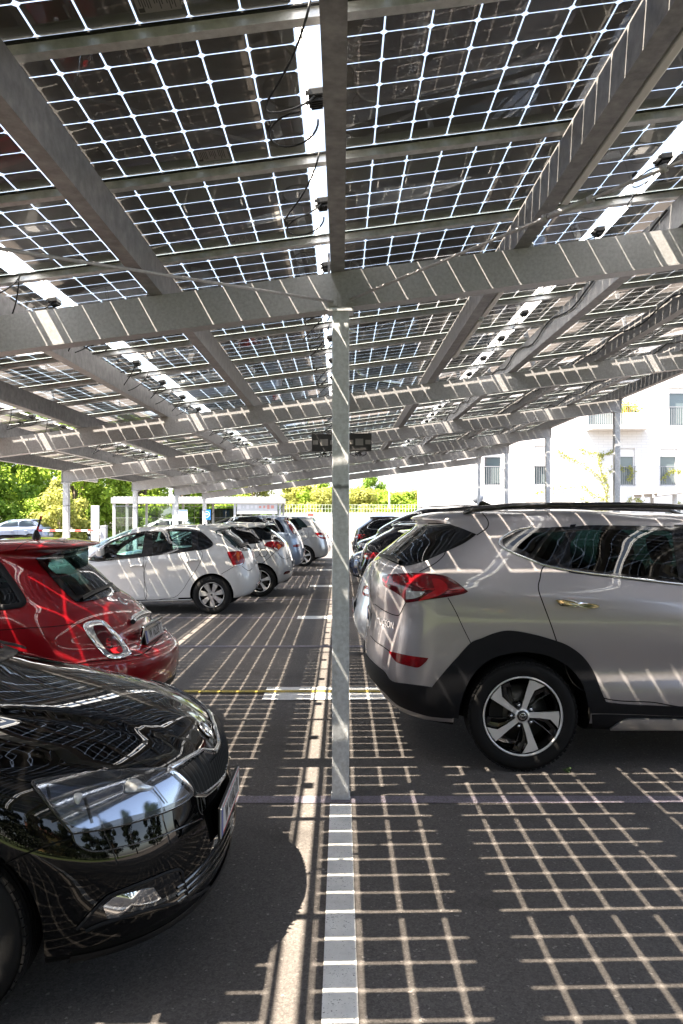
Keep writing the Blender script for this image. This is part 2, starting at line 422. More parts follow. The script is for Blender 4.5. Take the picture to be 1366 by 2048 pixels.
def sticker():
    b = MB(); x0, x1, y0, y1 = .0, .135, .0, .10
    b.add([(x0,y0,0),(x1,y0,0),(x1,y1,0),(x0,y1,0)], [(3,2,1,0)], 0)
    rr = random.Random(3)
    for i in range(15):
        if i in (5, 10): continue
        xx = .012 + i*.0075; l = .05+.035*rr.random()
        b.add([(xx,.008,-.0005),(xx+.003,.008,-.0005),(xx+.003,.008+l,-.0005),(xx,.008+l,-.0005)], [(3,2,1,0)], 1)
    b.add([(.004,.075,-.0005),(.022,.075,-.0005),(.022,.095,-.0005),(.004,.095,-.0005)], [(3,2,1,0)], 1)
    return b.mesh('sticker')
me_st = sticker()
def jbox():
    b = MB(); b.box((0,0,-.016), (.060,.10,.030), 0, bev=.005); b.box((0,0,-.034), (.046,.07,.010), 0)
    for i in range(5): b.box((0,-.032+.016*i,-.041), (.044,.004,.006), 0)
    b.box((-.034,.035,-.012), (.014,.012,.012), 0); b.box((-.034,-.035,-.012), (.014,.012,.012), 0)
    return b.mesh('junction_box')
me_jb = jbox()
def cable_mb(rr, kind_):
    b = MB(); pts = []
    n = 22; L_ = .40 + .25*rr.random(); dr = .10 + .14*rr.random(); side = -.11 - .09*rr.random()
    for i in range(n+1):
        t_ = i/n
        pts.append((side*math.sin(math.pi*t_)*(1+.25*math.sin(5*t_)), -.035 + L_*t_*(1 if kind_ else -1), -.02 - dr*math.sin(math.pi*t_)**.8))
    b.tube(pts, .0042, 6)
    pts = []
    for i in range(n+1):
        a = i/n*2*math.pi*(.8+.3*rr.random()*0); rad_ = .10
        pts.append((-.10 + rad_*math.cos(a), .10 + rad_*1.3*math.sin(a) , -.05 - .04*math.sin(a*.5)))
    b.tube(pts, .0042, 6)
    # plug pair
    b.box((-.20, .10, -.05), (.018,.05,.018), 0)
    return b.mesh('cable')
cab = [cable_mb(random.Random(10+i), i % 2) for i in range(4)]
mods = []
for k in range(K0, K1):
    for c in range(-3, 3):
        xs = (-.016 + 1.758*c) if c >= 0 else (-1.774 + (-.144+.016+.0)*0 + 1.758*(c+1))
        mods.append((k, c, xs, MY + DY*k))
def in_view(m):
    k, c, xs, y = m
    if y < 1.4: return False
    for xx in (xs, xs+.8, xs+1.63):
        p = CX + xx/(y+.9)*F
        q = CY - (zpan(xx)-HC)/(y+.9)*F
        if -60 < p < 1426 and q > -40: return True
    return False
vis = sorted([m for m in mods if in_view(m)], key=lambda m: m[3])
chosen = set((m[0], m[1]) for m in vis[:96])
rest_c, rest_g, rest_j = MB(), MB(), MB()
Rm = Matrix.Rotation(-ANG, 3, 'Y')
rr = random.Random(5)
for (k, c, xs, y) in mods:
    loc = Vector((xs, y-ROW0, zpan(xs)))
    if (k, c) in chosen:
        p = obj('solar_panel', me_glass, [M['pv_glass'], M['glass_edge']], carport, loc); p.rotation_euler = (0,-ANG,0)
        obj('cell_grid', me_cells, [M['cell'], M['ribbon'], M['milky']], p)
        o = obj('sticker', me_st, [M['paper'], M['ink']], p, (1.155,.825,-.0042))
        j = obj('junction_box', me_jb, M['black'], p, (1.688, .49, -.004))
        if y < 22:
            q = obj('cable', cab[rr.randrange(4)], M['black'], p, (1.688,.49,-.004))
            if c >= 0: q.scale = (.6, .9, .8)
    else:
        for (me, dst, lim) in ((me_cells, rest_c, 1), (me_glass, rest_g, 2)):
            vs = [Rm @ v.co + loc for v in me.vertices]
            dst.add(vs, [list(f.vertices) for f in me.polygons]); dst.m[-len(me.polygons):] = [f.material_index for f in me.polygons]
kind(obj('more_panel_cells', rest_c, [M['cell'], M['ribbon'], M['milky']], carport), 'stuff')
kind(obj('more_panel_glass', rest_g, [M['pv_glass'], M['glass_edge']], carport), 'stuff')
# bracing rods from the first centre column to the outer columns of the row behind the camera
def rod(p, q, tb):
    b = MB(); p = Vector(p); q = Vector(q); b.tube([p, q], .0085, 8)
    d = (q-p).normalized(); c = p + d*tb
    b.tube([c-d*.10, c+d*.10], .015, 8); b.tube([c-d*.125, c-d*.10], .019, 6); b.tube([c+d*.10, c+d*.125], .019, 6)
    b.tube([c+d*.42, c+d*.45], .019, 6)
    b.box(p, (.05,.01,.05), 0)
    return b
for s in (-1, 1):
    p = (s*.05, -.012, ZT-.17 + SL*s*.05); q = (s*4.75, -4.50, ZT - .03 + SL*s*4.75)
    obj('brace_rod', rod(p, q, 1.35 if s > 0 else 5.4), M['galv'], carport)
# strip lights along the first purlin on the right and the outer purlin on the left
M['lamp_white'] = mat('lamp_diffuser', (.75,.75,.74), .4)
def strip(L_):
    b = MB(); b.box((0,0,0), (.055, L_, .05), 0, bev=.006); b.box((0,0,-.033), (.042, L_-.04, .022), 1, bev=.008)
    for y in (-L_/2+.08, L_/2-.08): b.box((0,y,.035), (.03,.03,.03), 0)
    return b
SLAMP = []
for i, y in enumerate((1.55, 3.15, 5.35, 6.95, 9.8)):
    x = 1.03+.078/2+.036; zz = ZT+SL*x+.045
    o = obj('strip_light', strip(1.5), [M['galv_light'], M['lamp_white']], carport, (x, y-ROW0, zz))
for i, y in enumerate((15.0, 19.5)):
    x = -4.85-.08; zz = ZT+SL*x-.06
    o = obj('strip_light', strip(1.5), [M['galv_light'], M['lamp_white']], carport, (x, y-ROW0, zz))
# cable runs under the purlins
b = MB()
for x in (1.97, 2.97, 3.95):
    pts = []; rr2 = random.Random(int(x*10))
    for i in range(120):
        y = 4.6 + i*.19; pts.append((x-.055, y-ROW0, ZT+SL*x+.10 + .035*math.sin(i*.9+x) + .02*rr2.random()))
    b.tube(pts, .007, 6)
obj('cable_run', b, M['black'], carport)
# inverters either side of the second centre column
def inverter():
    r = empty('inverter', (0,0,0))
    b = MB(); b.box((0,0,.105), (.285,.11,.20), 0, bev=.006)
    obj('housing', b, mat('inverter_casing', (.03,.03,.032), .5), r)
    b = MB()
    for i in range(17): b.box((-.136+.017*i, 0, .225), (.005,.10,.03), 0)
    obj('heat_sink', b, M['trim'], r)
    b = MB(); b.box((.0,-.0575,.105), (.09,.004,.075), 0); b.box((-.10,-.0575,.105), (.06,.004,.05), 0); b.box((.10,-.0575,.105), (.06,.004,.05), 0)
    obj('nameplate', b, M['paper'], r)
    b = MB()
    for i in range(4): b.tube([(-.1+.06*i,.02,.0),(-.1+.06*i,.03,-.03),(-.05+.03*i,.05,-.05),(0,.05,-.0)], .005, 6)
    obj('cable', b, M['black'], r)
    return r
iv = inverter(); iv.location = (-.20, ROWS[2]+.02, 2.36)
tag(iv, 'black ribbed inverter box left of the second centre column under the roof', 'inverter', 'inverters on the second centre column')
iw = copy_tree(iv); iw.location = (.205, ROWS[2]+.02, 2.365)
tag(iw, 'black ribbed inverter box right of the second centre column under the roof', 'inverter', 'inverters on the second centre column')
# ------------------------------------------------------------------ car bodies: lofted from level curves
def paint(name, col, metal=0.0, rough=.35, coat=1.0, flake=0.0, dust=0.0):
    m = bpy.data.materials.new(name); m.use_nodes = True; t = m.node_tree; b = t.nodes["Principled BSDF"]; out = t.nodes["Material Output"]
    b.inputs["Base Color"].default_value = (*col, 1); b.inputs["Metallic"].default_value = metal; b.inputs["Roughness"].default_value = rough
    b.inputs["Coat Weight"].default_value = coat; b.inputs["Coat Roughness"].default_value = .012; b.inputs["Coat IOR"].default_value = 1.5; b.inputs['Specular IOR Level'].default_value = .15
    tc = t.nodes.new("ShaderNodeTexCoord")
    if flake > 0 or dust > 0:
        v = t.nodes.new("ShaderNodeTexVoronoi"); v.inputs["Scale"].default_value = 900; t.links.new(tc.outputs["Object"], v.inputs["Vector"])
        s = t.nodes.new("ShaderNodeSeparateColor"); t.links.new(v.outputs["Color"], s.inputs[0])
        mr = t.nodes.new("ShaderNodeMapRange"); mr.inputs[1].default_value = .90; mr.inputs[2].default_value = 1; mr.inputs[3].default_value = 0
        mr.inputs[4].default_value = max(flake, dust); t.links.new(s.outputs[0], mr.inputs[0])
        n = t.nodes.new("ShaderNodeTexNoise"); n.inputs["Scale"].default_value = 5; n.inputs["Detail"].default_value = 5; t.links.new(tc.outputs["Object"], n.inputs["Vector"])
        mu = t.nodes.new("ShaderNodeMath"); mu.operation = 'MULTIPLY'; t.links.new(mr.outputs[0], mu.inputs[0]); t.links.new(n.outputs[0], mu.inputs[1])
        mx = t.nodes.new("ShaderNodeMixRGB"); mx.inputs[1].default_value = (*col, 1); mx.inputs[2].default_value = (.34,.31,.26,1)
        t.links.new(mu.outputs[0], mx.inputs[0]); t.links.new(mx.outputs[0], b.inputs["Base Color"])
    d = t.nodes.new("ShaderNodeBsdfDiffuse"); d.inputs[0].default_value = (.02,.02,.022,1)
    g = t.nodes.new("ShaderNodeNewGeometry"); x = t.nodes.new("ShaderNodeMixShader")
    t.links.new(g.outputs["Backfacing"], x.inputs[0]); t.links.new(b.outputs[0], x.inputs[1]); t.links.new(d.outputs[0], x.inputs[2])
    t.links.new(x.outputs[0], out.inputs[0])
    return m
M['arch'] = mat('wheel_arch_liner', (.008,.008,.008), .9, spec=.1)
M['win_dark'] = glass('dark_window_glass', (.030,.045,.045), ior=1.55)
M['win_tint'] = glass('tinted_window_glass', (.12,.20,.20), ior=1.55)
M['win_clear'] = glass('clear_window_glass', (.50,.68,.66), ior=1.55)
M['lens'] = glass('clear_lamp_lens', (.92,.93,.94), ior=1.6)
M['seam'] = mat('panel_gap', (.004,.004,.004), .8, spec=.1)
def lampmat(name, c, c2, rough=.12):
    m = mat(name, c, rough, coat=.35, spec=.25, var=.6, vscale=16, col2=c2, detail=2); return m
M['lamp_red'] = lampmat('red_lamp_lens', (.11,.003,.006), (.30,.007,.012))
M['lamp_deep'] = lampmat('deep_red_lens', (.05,.003,.006), (.10,.004,.010))
M['lamp_bright'] = lampmat('bright_red_lens', (.36,.008,.014), (.52,.015,.02))
M['lamp_amber'] = lampmat('amber_lens', (.45,.06,.012), (.6,.13,.03))
M['lamp_clear'] = mat('clear_lens', (.5,.5,.5), .1, .3, coat=.8, var=.4, vscale=40)
M['reflector'] = mat('lamp_reflector', (.75,.76,.78), .08, 1.0)
M['plate_w'] = mat('plate_white', (.62,.63,.64), .35, coat=.2)
M['plate_b'] = mat('plate_blue', (.01,.05,.28), .4)
M['plate_r'] = mat('plate_red', (.55,.02,.02), .4)
M['ink_black'] = mat('plate_letters', (.008,.008,.009), .4)
M['alloy'] = mat('machined_alloy', (.82,.82,.83), .3, .5, coat=.3)
M['alloy_g'] = mat('silver_wheel_paint', (.52,.53,.54), .3, .7, coat=.4)
M['rim_black'] = mat('black_wheel_paint', (.010,.010,.011), .18, coat=.5)
M['disc'] = mat('brake_disc', (.12,.115,.11), .4, .8)

def knots(vals, t):
    n = len(vals)
    if n == 1: return vals[0]
    x = t*(n-1); i = min(int(x), n-2); u = x-i
    p0 = vals[max(i-1,0)]; p1 = vals[i]; p2 = vals[i+1]; p3 = vals[min(i+2,n-1)]
    m1 = (p2-p0)/2 if i > 0 else (p2-p1); m2 = (p3-p1)/2 if i < n-2 else (p2-p1)
    u2 = u*u; u3 = u2*u
    return (2*u3-3*u2+1)*p1 + (u3-2*u2+u)*m1 + (-2*u3+3*u2)*p2 + (u3-u2)*m2
def level(row, nr, ns, nf):
    (xr, lr, er), (xf, lf, ef), w, z = row
    P = []
    for i in range(nr):
        a = (i/nr)*math.pi/2; c, s = math.cos(a), math.sin(a)
        zz = z[0] + (z[1]-z[0])*s*s
        P.append((xr+lr*(1-c**(2/er)), w[0]*(s**(2/er) if s > 0 else 0), zz))
    for i in range(ns+1):
        t = i/ns; P.append((xr+lr+(xf-lf-xr-lr)*t, knots(w, t), knots(z[1:-1], t)))
    for i in range(1, nf+1):
        a = (1-i/nf)*math.pi/2; c, s = math.cos(a), max(0, math.sin(a))
        zz = z[-1] + (z[-2]-z[-1])*s*s
        P.append((xf-lf*(1-c**(2/ef)), w[-1]*(s**(2/ef) if s > 1e-9 else 0), zz))
    return P
def loft(rows, nr=16, ns=44, nf=18, sub=5):
    G = np.array([level(r, nr, ns, nf) for r in rows])
    # average chord spacing between levels drives the spline parameter
    d = np.sqrt(((G[1:]-G[:-1])**2).sum(2)).mean(1)**.6 + 1e-4
    T = np.concatenate([[0], np.cumsum(d)])
    n = len(rows); out = []
    tan = np.zeros_like(G)
    for j in range(n):
        if j == 0: tan[j] = (G[1]-G[0])/(T[1]-T[0])
        elif j == n-1: tan[j] = (G[j]-G[j-1])/(T[j]-T[j-1])
        else:
            a = (G[j]-G[j-1])/(T[j]-T[j-1]); b = (G[j+1]-G[j])/(T[j+1]-T[j]); h0 = T[j]-T[j-1]; h1 = T[j+1]-T[j]
            tan[j] = (a*h1 + b*h0)/(h0+h1)
    for j in range(n-1):
        h = T[j+1]-T[j]; k = max(2, int(sub*min(1.6, max(.5, d[j]/d.mean()))))
        for q in range(k):
            u = q/k; u2 = u*u; u3 = u2*u
            out.append((2*u3-3*u2+1)*G[j] + (u3-2*u2+u)*h*tan[j] + (-2*u3+3*u2)*G[j+1] + (u3-u2)*h*tan[j+1])
    out.append(G[-1]); A = np.array(out)
    A[:, :, 1] = np.maximum(A[:, :, 1], 0); A[:, 0, 1] = 0; A[:, -1, 1] = 0; A[0, :, 1] = 0; A[-1, :, 1] = 0
    return A
def grid_mesh(A):
    J, U = A.shape[:2]; vs = []; idx = {}; 
    def vid(j, u, s):
        y0 = A[j,u,1] == 0
        k = (j, u, 0 if y0 else s)
        if k not in idx:
            idx[k] = len(vs); p = A[j,u]; vs.append((p[0], p[1]*(1 if s == 0 else -1), p[2]))
        return idx[k]
    fs = []
    for s in (0, 1):
        for j in range(J-1):
            for u in range(U-1):
                q = [vid(j,u,s), vid(j,u+1,s), vid(j+1,u+1,s), vid(j+1,u,s)]
                r = []
                for i in q:
                    if i not in r: r.append(i)
                if len(r) >= 3: fs.append(r if s == 1 else r[::-1])
    return vs, fs
def cr_line(pts, k=8, closed=False):
    # Catmull-Rom through the points; a repeated point makes a corner
    P = [Vector(p).to_2d() if len(p) == 2 else Vector(p) for p in pts]; n = len(P); out = []
    m = n if closed else n-1
    for i in range(m):
        g = lambda q: P[q % n] if closed else P[max(0, min(n-1, q))]
        p0, p1, p2, p3 = g(i-1), g(i), g(i+1), g(i+2)
        if (p2-p1).length < 1e-6: continue
        for q in range(k):
            u = q/k; u2 = u*u; u3 = u2*u
            out.append(p1*(2*u3-3*u2+1) + (p2-p0)*.5*(u3-2*u2+u) + p2*(-2*u3+3*u2) + (p3-p1)*.5*(u3-u2))
    if not closed: out.append(P[-1])
    return out
def straight(pts, k=6, closed=False):
    P = [Vector(p) for p in pts]; n = len(P); out = []
    for i in range(n if closed else n-1):
        for q in range(k): out.append(P[i].lerp(P[(i+1) % n], q/k))
    if not closed: out.append(P[-1])
    return out
def zc(ox, oy, s, pts): return [(ox+x/s, oy+y/s) for x, y in pts]
def inside(poly, x, y):
    c = False; n = len(poly); j = n-1
    for i in range(n):
        xi, yi = poly[i][0], poly[i][1]; xj, yj = poly[j][0], poly[j][1]
        if (yi > y) != (yj > y) and x < (xj-xi)*(y-yi)/(yj-yi)+xi: c = not c
        j = i
    return c

class Car:
    def __init__(s, name, label, loc, facing, rows, paint_m, group=None, res=(16,44,18,5), arches=(), arch_y=.55, cat='car', deform=None):
        s.root = tag(empty(name, loc, 0 if facing > 0 else math.pi), label, cat, group)
        s.Mw = Matrix.Translation(loc) @ Matrix.Rotation(0 if facing > 0 else math.pi, 4, 'Z'); s.Mi = s.Mw.inverted()
        s.side = -1 if facing > 0 else 1      # local side nearest the camera
        s.facing = facing; s.paint = paint_m; s.rows = rows
        A = loft(rows, *res)
        if deform: deform(A)
        vs, fs = grid_mesh(A)
        me = bpy.data.meshes.new('body'); me.from_pydata(vs, [], fs); me.update()
        bm = bmesh.new(); bm.from_mesh(me); bmesh.ops.remove_doubles(bm, verts=bm.verts[:], dist=1e-5)
        bmesh.ops.dissolve_degenerate(bm, dist=1e-6, edges=bm.edges[:])
        bmesh.ops.recalc_face_normals(bm, faces=bm.faces[:]); bm.to_mesh(me); bm.free()
        s.src = me
        tri = []; 
        for p in me.polygons:
            v = list(p.vertices)
            for i in range(1, len(v)-1): tri.append((v[0], v[i], v[i+1]))
        s.V = [v.co.copy() for v in me.vertices]; s.N = [v.normal.copy() for v in me.vertices]; s.tri = tri
        s.bvh = BVHTree.FromPolygons(s.V, tri)
        s.holes = []; s.door_regions = []; s.arches = arches; s.arch_y = arch_y
    # ---- normals and projections
    def nrm(s, p, i):
        a, b, c = (s.V[k] for k in s.tri[i]); v0 = b-a; v1 = c-a; v2 = p-a
        d00 = v0.dot(v0); d01 = v0.dot(v1); d11 = v1.dot(v1); d20 = v2.dot(v0); d21 = v2.dot(v1); den = d00*d11-d01*d01
        if abs(den) < 1e-16: return s.N[s.tri[i][0]].copy()
        v = (d11*d20-d01*d21)/den; w = (d00*d21-d01*d20)/den
        n = s.N[s.tri[i][0]]*(1-v-w) + s.N[s.tri[i][1]]*v + s.N[s.tri[i][2]]*w
        return n.normalized()
    def ray2(s, proj, p):
        if proj == 'px':
            o = s.Mi @ Vector((0,0,HC)); d = (s.Mi.to_3x3() @ ray(p[0], p[1])).normalized(); return o, d
        if proj == 'side': return Vector((p[0], 4*s.side, p[1])), Vector((0,-s.side,0))
        if proj == 'rear': return Vector((-4, p[0], p[1])), Vector((1,0,0))
        if proj == 'front': return Vector((9, p[0], p[1])), Vector((-1,0,0))
        if proj == 'top': return Vector((p[0], p[1], 5)), Vector((0,0,-1))
    def hit(s, proj, p, hint=None):
        o, d = s.ray2(proj, p); h, n, i, dist = s.bvh.ray_cast(o, d)
        if h is None:
            q = o + d*(hint if hint else (-(o.x*d.x+o.y*d.y)/max(1e-9, d.x*d.x+d.y*d.y)))
            h, n, i, dd = s.bvh.find_nearest(q); dist = (h-o).length
            for _ in range(4):
                q = o + d*((h-o).dot(d)); h, n, i, dd = s.bvh.find_nearest(q)
        return h, s.nrm(h, i), dist
    def world_to(s, proj, p):
        if proj == 'px':
            w = s.Mw @ p
            if w.y < .05: return None
            return (CX + w.x/w.y*F, CY - (w.z-HC)/w.y*F)
        return {'side': (p.x, p.z), 'rear': (p.y, p.z), 'front': (p.y, p.z), 'top': (p.x, p.y)}[proj]
    # ---- meshes that lie on the body
    def _emit(s, name, vs, ns, fs, m, parent, mirror, rim=None, thick=.008):
        parent = parent or s.root; res = []
        for sg in ((1, -1) if mirror else (1,)):
            V = [Vector((p.x, p.y*sg, p.z)) for p in vs]; N = [Vector((n.x, n.y*sg, n.z)) for n in ns]
            Fs = []
            for f in fs:
                a, b, c = V[f[0]], V[f[1]], V[f[2]]; g = (b-a).cross(c-a)
                if len(f) == 4: g = g + (c-a).cross(V[f[3]]-a)
                Fs.append(f if g.dot(N[f[0]]+N[f[1]]+N[f[2]]) > 0 else f[::-1])
            if rim:
                base = len(V); k = len(rim)
                for q in rim: V.append(V[q].copy()); N.append(N[q])
                for q in rim: V.append(V[q] - N[q]*thick); N.append(N[q])
                cen = sum((V[q] for q in rim), Vector())/k
                for i in range(k):
                    a, b = base+i, base+(i+1) % k; f = (a, b, b+k, a+k)
                    g = (V[b]-V[a]).cross(V[b+k]-V[a]); Fs.append(f if g.dot(V[a]-cen) > 0 else f[::-1])
                for i in range(2*k): # side normals
                    q = rim[i % k]; t = (V[rim[(i+1) % k]]-V[rim[(i-1) % k]]); o = t.cross(N[q])
                    if o.dot(V[q]-cen) < 0: o = -o
                    N[base+i] = o.normalized() if o.length > 1e-9 else N[q]
            me = bpy.data.meshes.new(name); me.from_pydata([tuple(v) for v in V], [], Fs)
            me.polygons.foreach_set("use_smooth", [True]*len(me.polygons)); me.update()
            try: me.normals_split_custom_set_from_vertices([tuple(n) for n in N])
            except Exception: pass
            me.materials.append(m)
            pr = parent
            if sg == -1 and parent is not s.root and getattr(s, 'twin', {}).get(parent.name): pr = bpy.data.objects[s.twin[parent.name]]
            o = bpy.data.objects.new(name, me); COL.objects.link(o); o.parent = pr; res.append(o)
        if len(res) == 2:
            if not hasattr(s, 'twin'): s.twin = {}
            s.twin[res[0].name] = res[1].name
        return res[0]
    def patch(s, name, outline, m, proj='px', off=.004, rings=5, thick=.012, mirror=True, smooth=True, parent=None, k=6, bulge=0.0, cen=None, hole=None, hint=None):
        pts = cr_line(outline, k, True) if smooth else straight(outline, k, True)
        c = Vector(cen) if cen else sum(pts, Vector((0,0)))/len(pts); n = len(pts)
        vs = []; ns = []; fs = []
        def put(p2, t):
            h, nn, dd = s.hit(proj, p2, put.d); put.d = dd; vs.append(h + nn*(off + bulge*(1-t*t)))
            if bulge > 0 and t > 0:
                e = h - put.c; e = e - nn*e.dot(nn)
                if e.length > 1e-6: nn = (nn + e.normalized()*min(.9, 2*bulge*t/max(.012, e.length/t))).normalized()
            ns.append(nn)
            if t == 0: put.c = h
        put.d = hint; put(c, 0)
        for r in range(1, rings+1):
            t = r/rings
            for p in pts: put(c.lerp(p, t), t)
        for i in range(n): fs.append((0, 1+i, 1+(i+1) % n))
        for r in range(rings-1):
            for i in range(n):
                a = 1+r*n+i; b = 1+r*n+(i+1) % n; fs.append((a, b, b+n, a+n))
        rim = [1+(rings-1)*n+i for i in range(n)]
        if hole is not None:
            sh = [c + (p-c)*hole for p in pts]; s.holes.append((proj, [(p.x, p.y) for p in sh], mirror))
        return s._emit(name, vs, ns, fs, m, parent, mirror, rim, thick)
    def strip(s, name, line, w, m, proj='px', off=.0015, mirror=True, smooth=True, closed=False, parent=None, k=8, thick=0.0, hint=None, inset=0.0, prof=0.0):
        # a band of width w (metres) lying on the body along a line
        L2 = cr_line(line, k, closed) if smooth else straight(line, k, closed)
        H = []; d = hint
        for p in L2:
            h, n, d = s.hit(proj, p, d); H.append((h, n))
        vs = []; ns = []; fs = []; N = len(H)
        lanes = [-.5, .5] if prof == 0 else [-.5, -.25, 0, .25, .5]
        for i in range(N):
            a = H[(i-1) % N][0] if (closed or i > 0) else H[i][0]; b = H[(i+1) % N][0] if (closed or i < N-1) else H[i][0]
            h, n = H[i]; t = (b-a); sd = n.cross(t)
            sd = sd.normalized() if sd.length > 1e-9 else Vector((0,0,1))
            for q in lanes:
                p = h + sd*(w*q+inset); hh, nn2, ii, dd = s.bvh.find_nearest(p); nn = s.nrm(hh, ii)
                bl = prof*math.sqrt(max(0, 1-(2*q)**2)); vs.append(hh + nn*(off+bl)); ns.append((nn + sd*(q*1.6 if prof else 0)).normalized())
        K = len(lanes)
        for i in range(N if closed else N-1):
            for q in range(K-1):
                a = i*K+q; b = ((i+1) % N)*K+q; fs.append((a, a+1, b+1, b))
        rim = None
        if thick > 0 and not closed:
            rim = [i*K for i in range(N)] + [i*K+K-1 for i in reversed(range(N))]
        return s._emit(name, vs, ns, fs, m, parent, mirror, rim, thick)
    def ribbon(s, name, A, B, m, proj='px', off=.005, K=6, mirror=True, smooth=True, parent=None, k=8, thick=.014, bulge=0.0):
        # a sheet ruled between two lines on the body
        a = cr_line(A, k) if smooth else straight(A, k); b = cr_line(B, k) if smooth else straight(B, k)
        n = 2*max(len(a), len(b))
        def rs(q):
            ds = [0]
            for i in range(1, len(q)): ds.append(ds[-1]+(q[i]-q[i-1]).length)
            out = []
            for i in range(n):
                t = ds[-1]*i/(n-1); j = 0
                while j < len(q)-2 and ds[j+1] < t: j += 1
                out.append(q[j].lerp(q[j+1], (t-ds[j])/max(1e-9, ds[j+1]-ds[j])))
            return out
        a, b = rs(a), rs(b); vs = []; ns = []; fs = []; d = None
        for i in range(n):
            for j in range(K+1):
                h, nn, d = s.hit(proj, a[i].lerp(b[i], j/K), d); e = 1-(2*j/K-1)**2
                vs.append(h + nn*(off+bulge*e)); ns.append(nn)
        W = K+1
        for i in range(n-1):
            for j in range(K): fs.append((i*W+j, i*W+j+1, (i+1)*W+j+1, (i+1)*W+j))
        rim = [i*W for i in range(n)] + [(n-1)*W+j for j in range(1, W)] + [i*W+K for i in reversed(range(n-1))] + [j for j in reversed(range(1, K))]
        return s._emit(name, vs, ns, fs, m, parent, mirror, rim, thick)
    def door(s, outline, proj='px', mirror=True, smooth=True, name='door', w=.007):
        o = s.strip('door_seam' if name == 'door' else name+'_seam', outline, w, M['seam'], proj=proj, closed=True, mirror=False, smooth=smooth)
        s.door_regions.append([name, proj, [(p.x, p.y) for p in (cr_line(outline, 8, True) if smooth else straight(outline, 6, True))], None, o])
        return o
    # ---- finish the shell: arches, window openings, doors
    def finish(s, mats_extra=(), under_z=.26, black_test=None):
        me = s.src; tmp = bpy.data.objects.new('tmp', me); COL.objects.link(tmp)
        me.materials.append(s.paint); me.materials.append(M['arch'])
        if s.arches:
            cb = MB()
            for (x, z, r) in s.arches:
                for sg in (1, -1):
                    y0, y1 = sg*s.arch_y, sg*1.4
                    cb.lathe([(0.0001, y0), (r, y0), (r, y1), (0.0001, y1)], 56, 1, 'y', (x, 0, z))
            cm = cb.mesh('cut'); bm = bmesh.new(); bm.from_mesh(cm); bmesh.ops.remove_doubles(bm, verts=bm.verts[:], dist=.001)
            bmesh.ops.recalc_face_normals(bm, faces=bm.faces[:]); bm.to_mesh(cm); bm.free()
            cm.materials.append(s.paint); cm.materials.append(M['arch'])
            co = bpy.data.objects.new('cut', cm); COL.objects.link(co)
            md = tmp.modifiers.new('b', 'BOOLEAN'); md.operation = 'DIFFERENCE'; md.solver = 'EXACT'; md.object = co
            dg = bpy.context.evaluated_depsgraph_get(); dg.update()
            ev = bpy.data.meshes.new_from_object(tmp.evaluated_get(dg), depsgraph=dg)
            bpy.data.objects.remove(co); bpy.data.objects.remove(tmp); me = ev
        else:
            bpy.data.objects.remove(tmp)
        co_ = [v.co.copy() for v in me.vertices]
        near = [s.bvh.find_nearest(p) for p in co_]
        vn = [s.nrm(h[0], h[2]) for h in near]
        groups = {}
        HB = []
        for (proj, poly, mir) in s.holes:
            xs = [p[0] for p in poly]; ys = [p[1] for p in poly]; HB.append((proj, poly, mir, min(xs), max(xs), min(ys), max(ys)))
        facing_axis = {'side': Vector((0,s.side,0)), 'rear': Vector((-1,0,0)), 'front': Vector((1,0,0)), 'top': Vector((0,0,1))}
        camL = s.Mi @ Vector((0,0,HC))
        def test(proj, poly, c, n, bb=None):
            ax = (camL-c) if proj == 'px' else facing_axis[proj]
            if n.dot(ax) < 0.02*(ax.length): return False
            q = s.world_to(proj, c)
            if q is None: return False
            if bb and not (bb[0] <= q[0] <= bb[1] and bb[2] <= q[1] <= bb[3]): return False
            return inside(poly, q[0], q[1])
        for p in me.polygons:
            vi = list(p.vertices); c = sum((co_[v] for v in vi), Vector())/len(vi); n = p.normal.copy(); mi = p.material_index
            dist = s.bvh.find_nearest(c)[3]
            if mi == 0 and dist > .01: mi = 1
            drop = False
            if mi == 0:
                for (proj, poly, mir, *bb) in HB:
                    if test(proj, poly, c, n, bb): drop = True
                    elif mir and test(proj, poly, Vector((c.x,-c.y,c.z)), Vector((n.x,-n.y,n.z)), bb): drop = True
                    if drop: break
            if drop: continue
            if mi == 0 and c.z < under_z and n.z < -.35: mi = 1
            key = 'body'
            if mi == 0:
                for i, (nm, proj, poly, *_r) in enumerate(s.door_regions):
                    if test(proj, poly, c, n): key = i; break
            groups.setdefault(key, []).append((vi, mi, n if mi == 1 else None))
        res = {}
        for key, fl in groups.items():
            remap = {}; V = []; Fs = []; ms = []; ln = []
            for (vi, mi, n) in fl:
                f = []
                for v in vi:
                    if v not in remap: remap[v] = len(V); V.append(tuple(co_[v]))
                    f.append(remap[v]); ln.append(tuple(n if n is not None else vn[v]))
                Fs.append(f); ms.append(mi)
            nm = 'body' if key == 'body' else s.door_regions[key][0]
            m2 = bpy.data.meshes.new(nm); m2.from_pydata(V, [], Fs); m2.polygons.foreach_set("material_index", ms)
            m2.polygons.foreach_set("use_smooth", [True]*len(Fs)); m2.update()
            m2.normals_split_custom_set(ln)
            m2.materials.append(s.paint); m2.materials.append(M['arch'])
            o = bpy.data.objects.new(nm, m2); COL.objects.link(o); o.parent = s.root; res[key] = o
        for i, dr in enumerate(s.door_regions):
            dr[3] = res.get(i)
            if dr[3] is not None and dr[4] is not None: dr[4].parent = dr[3]
        return res
    def wheels(s, xr, xf, r, w, y, rim_r, style, mats=None):
        for x in (xr, xf):
            for sg in (1, -1):
                wheel(s.root, (x, sg*y, r), r, w, rim_r, style, sg, mats)

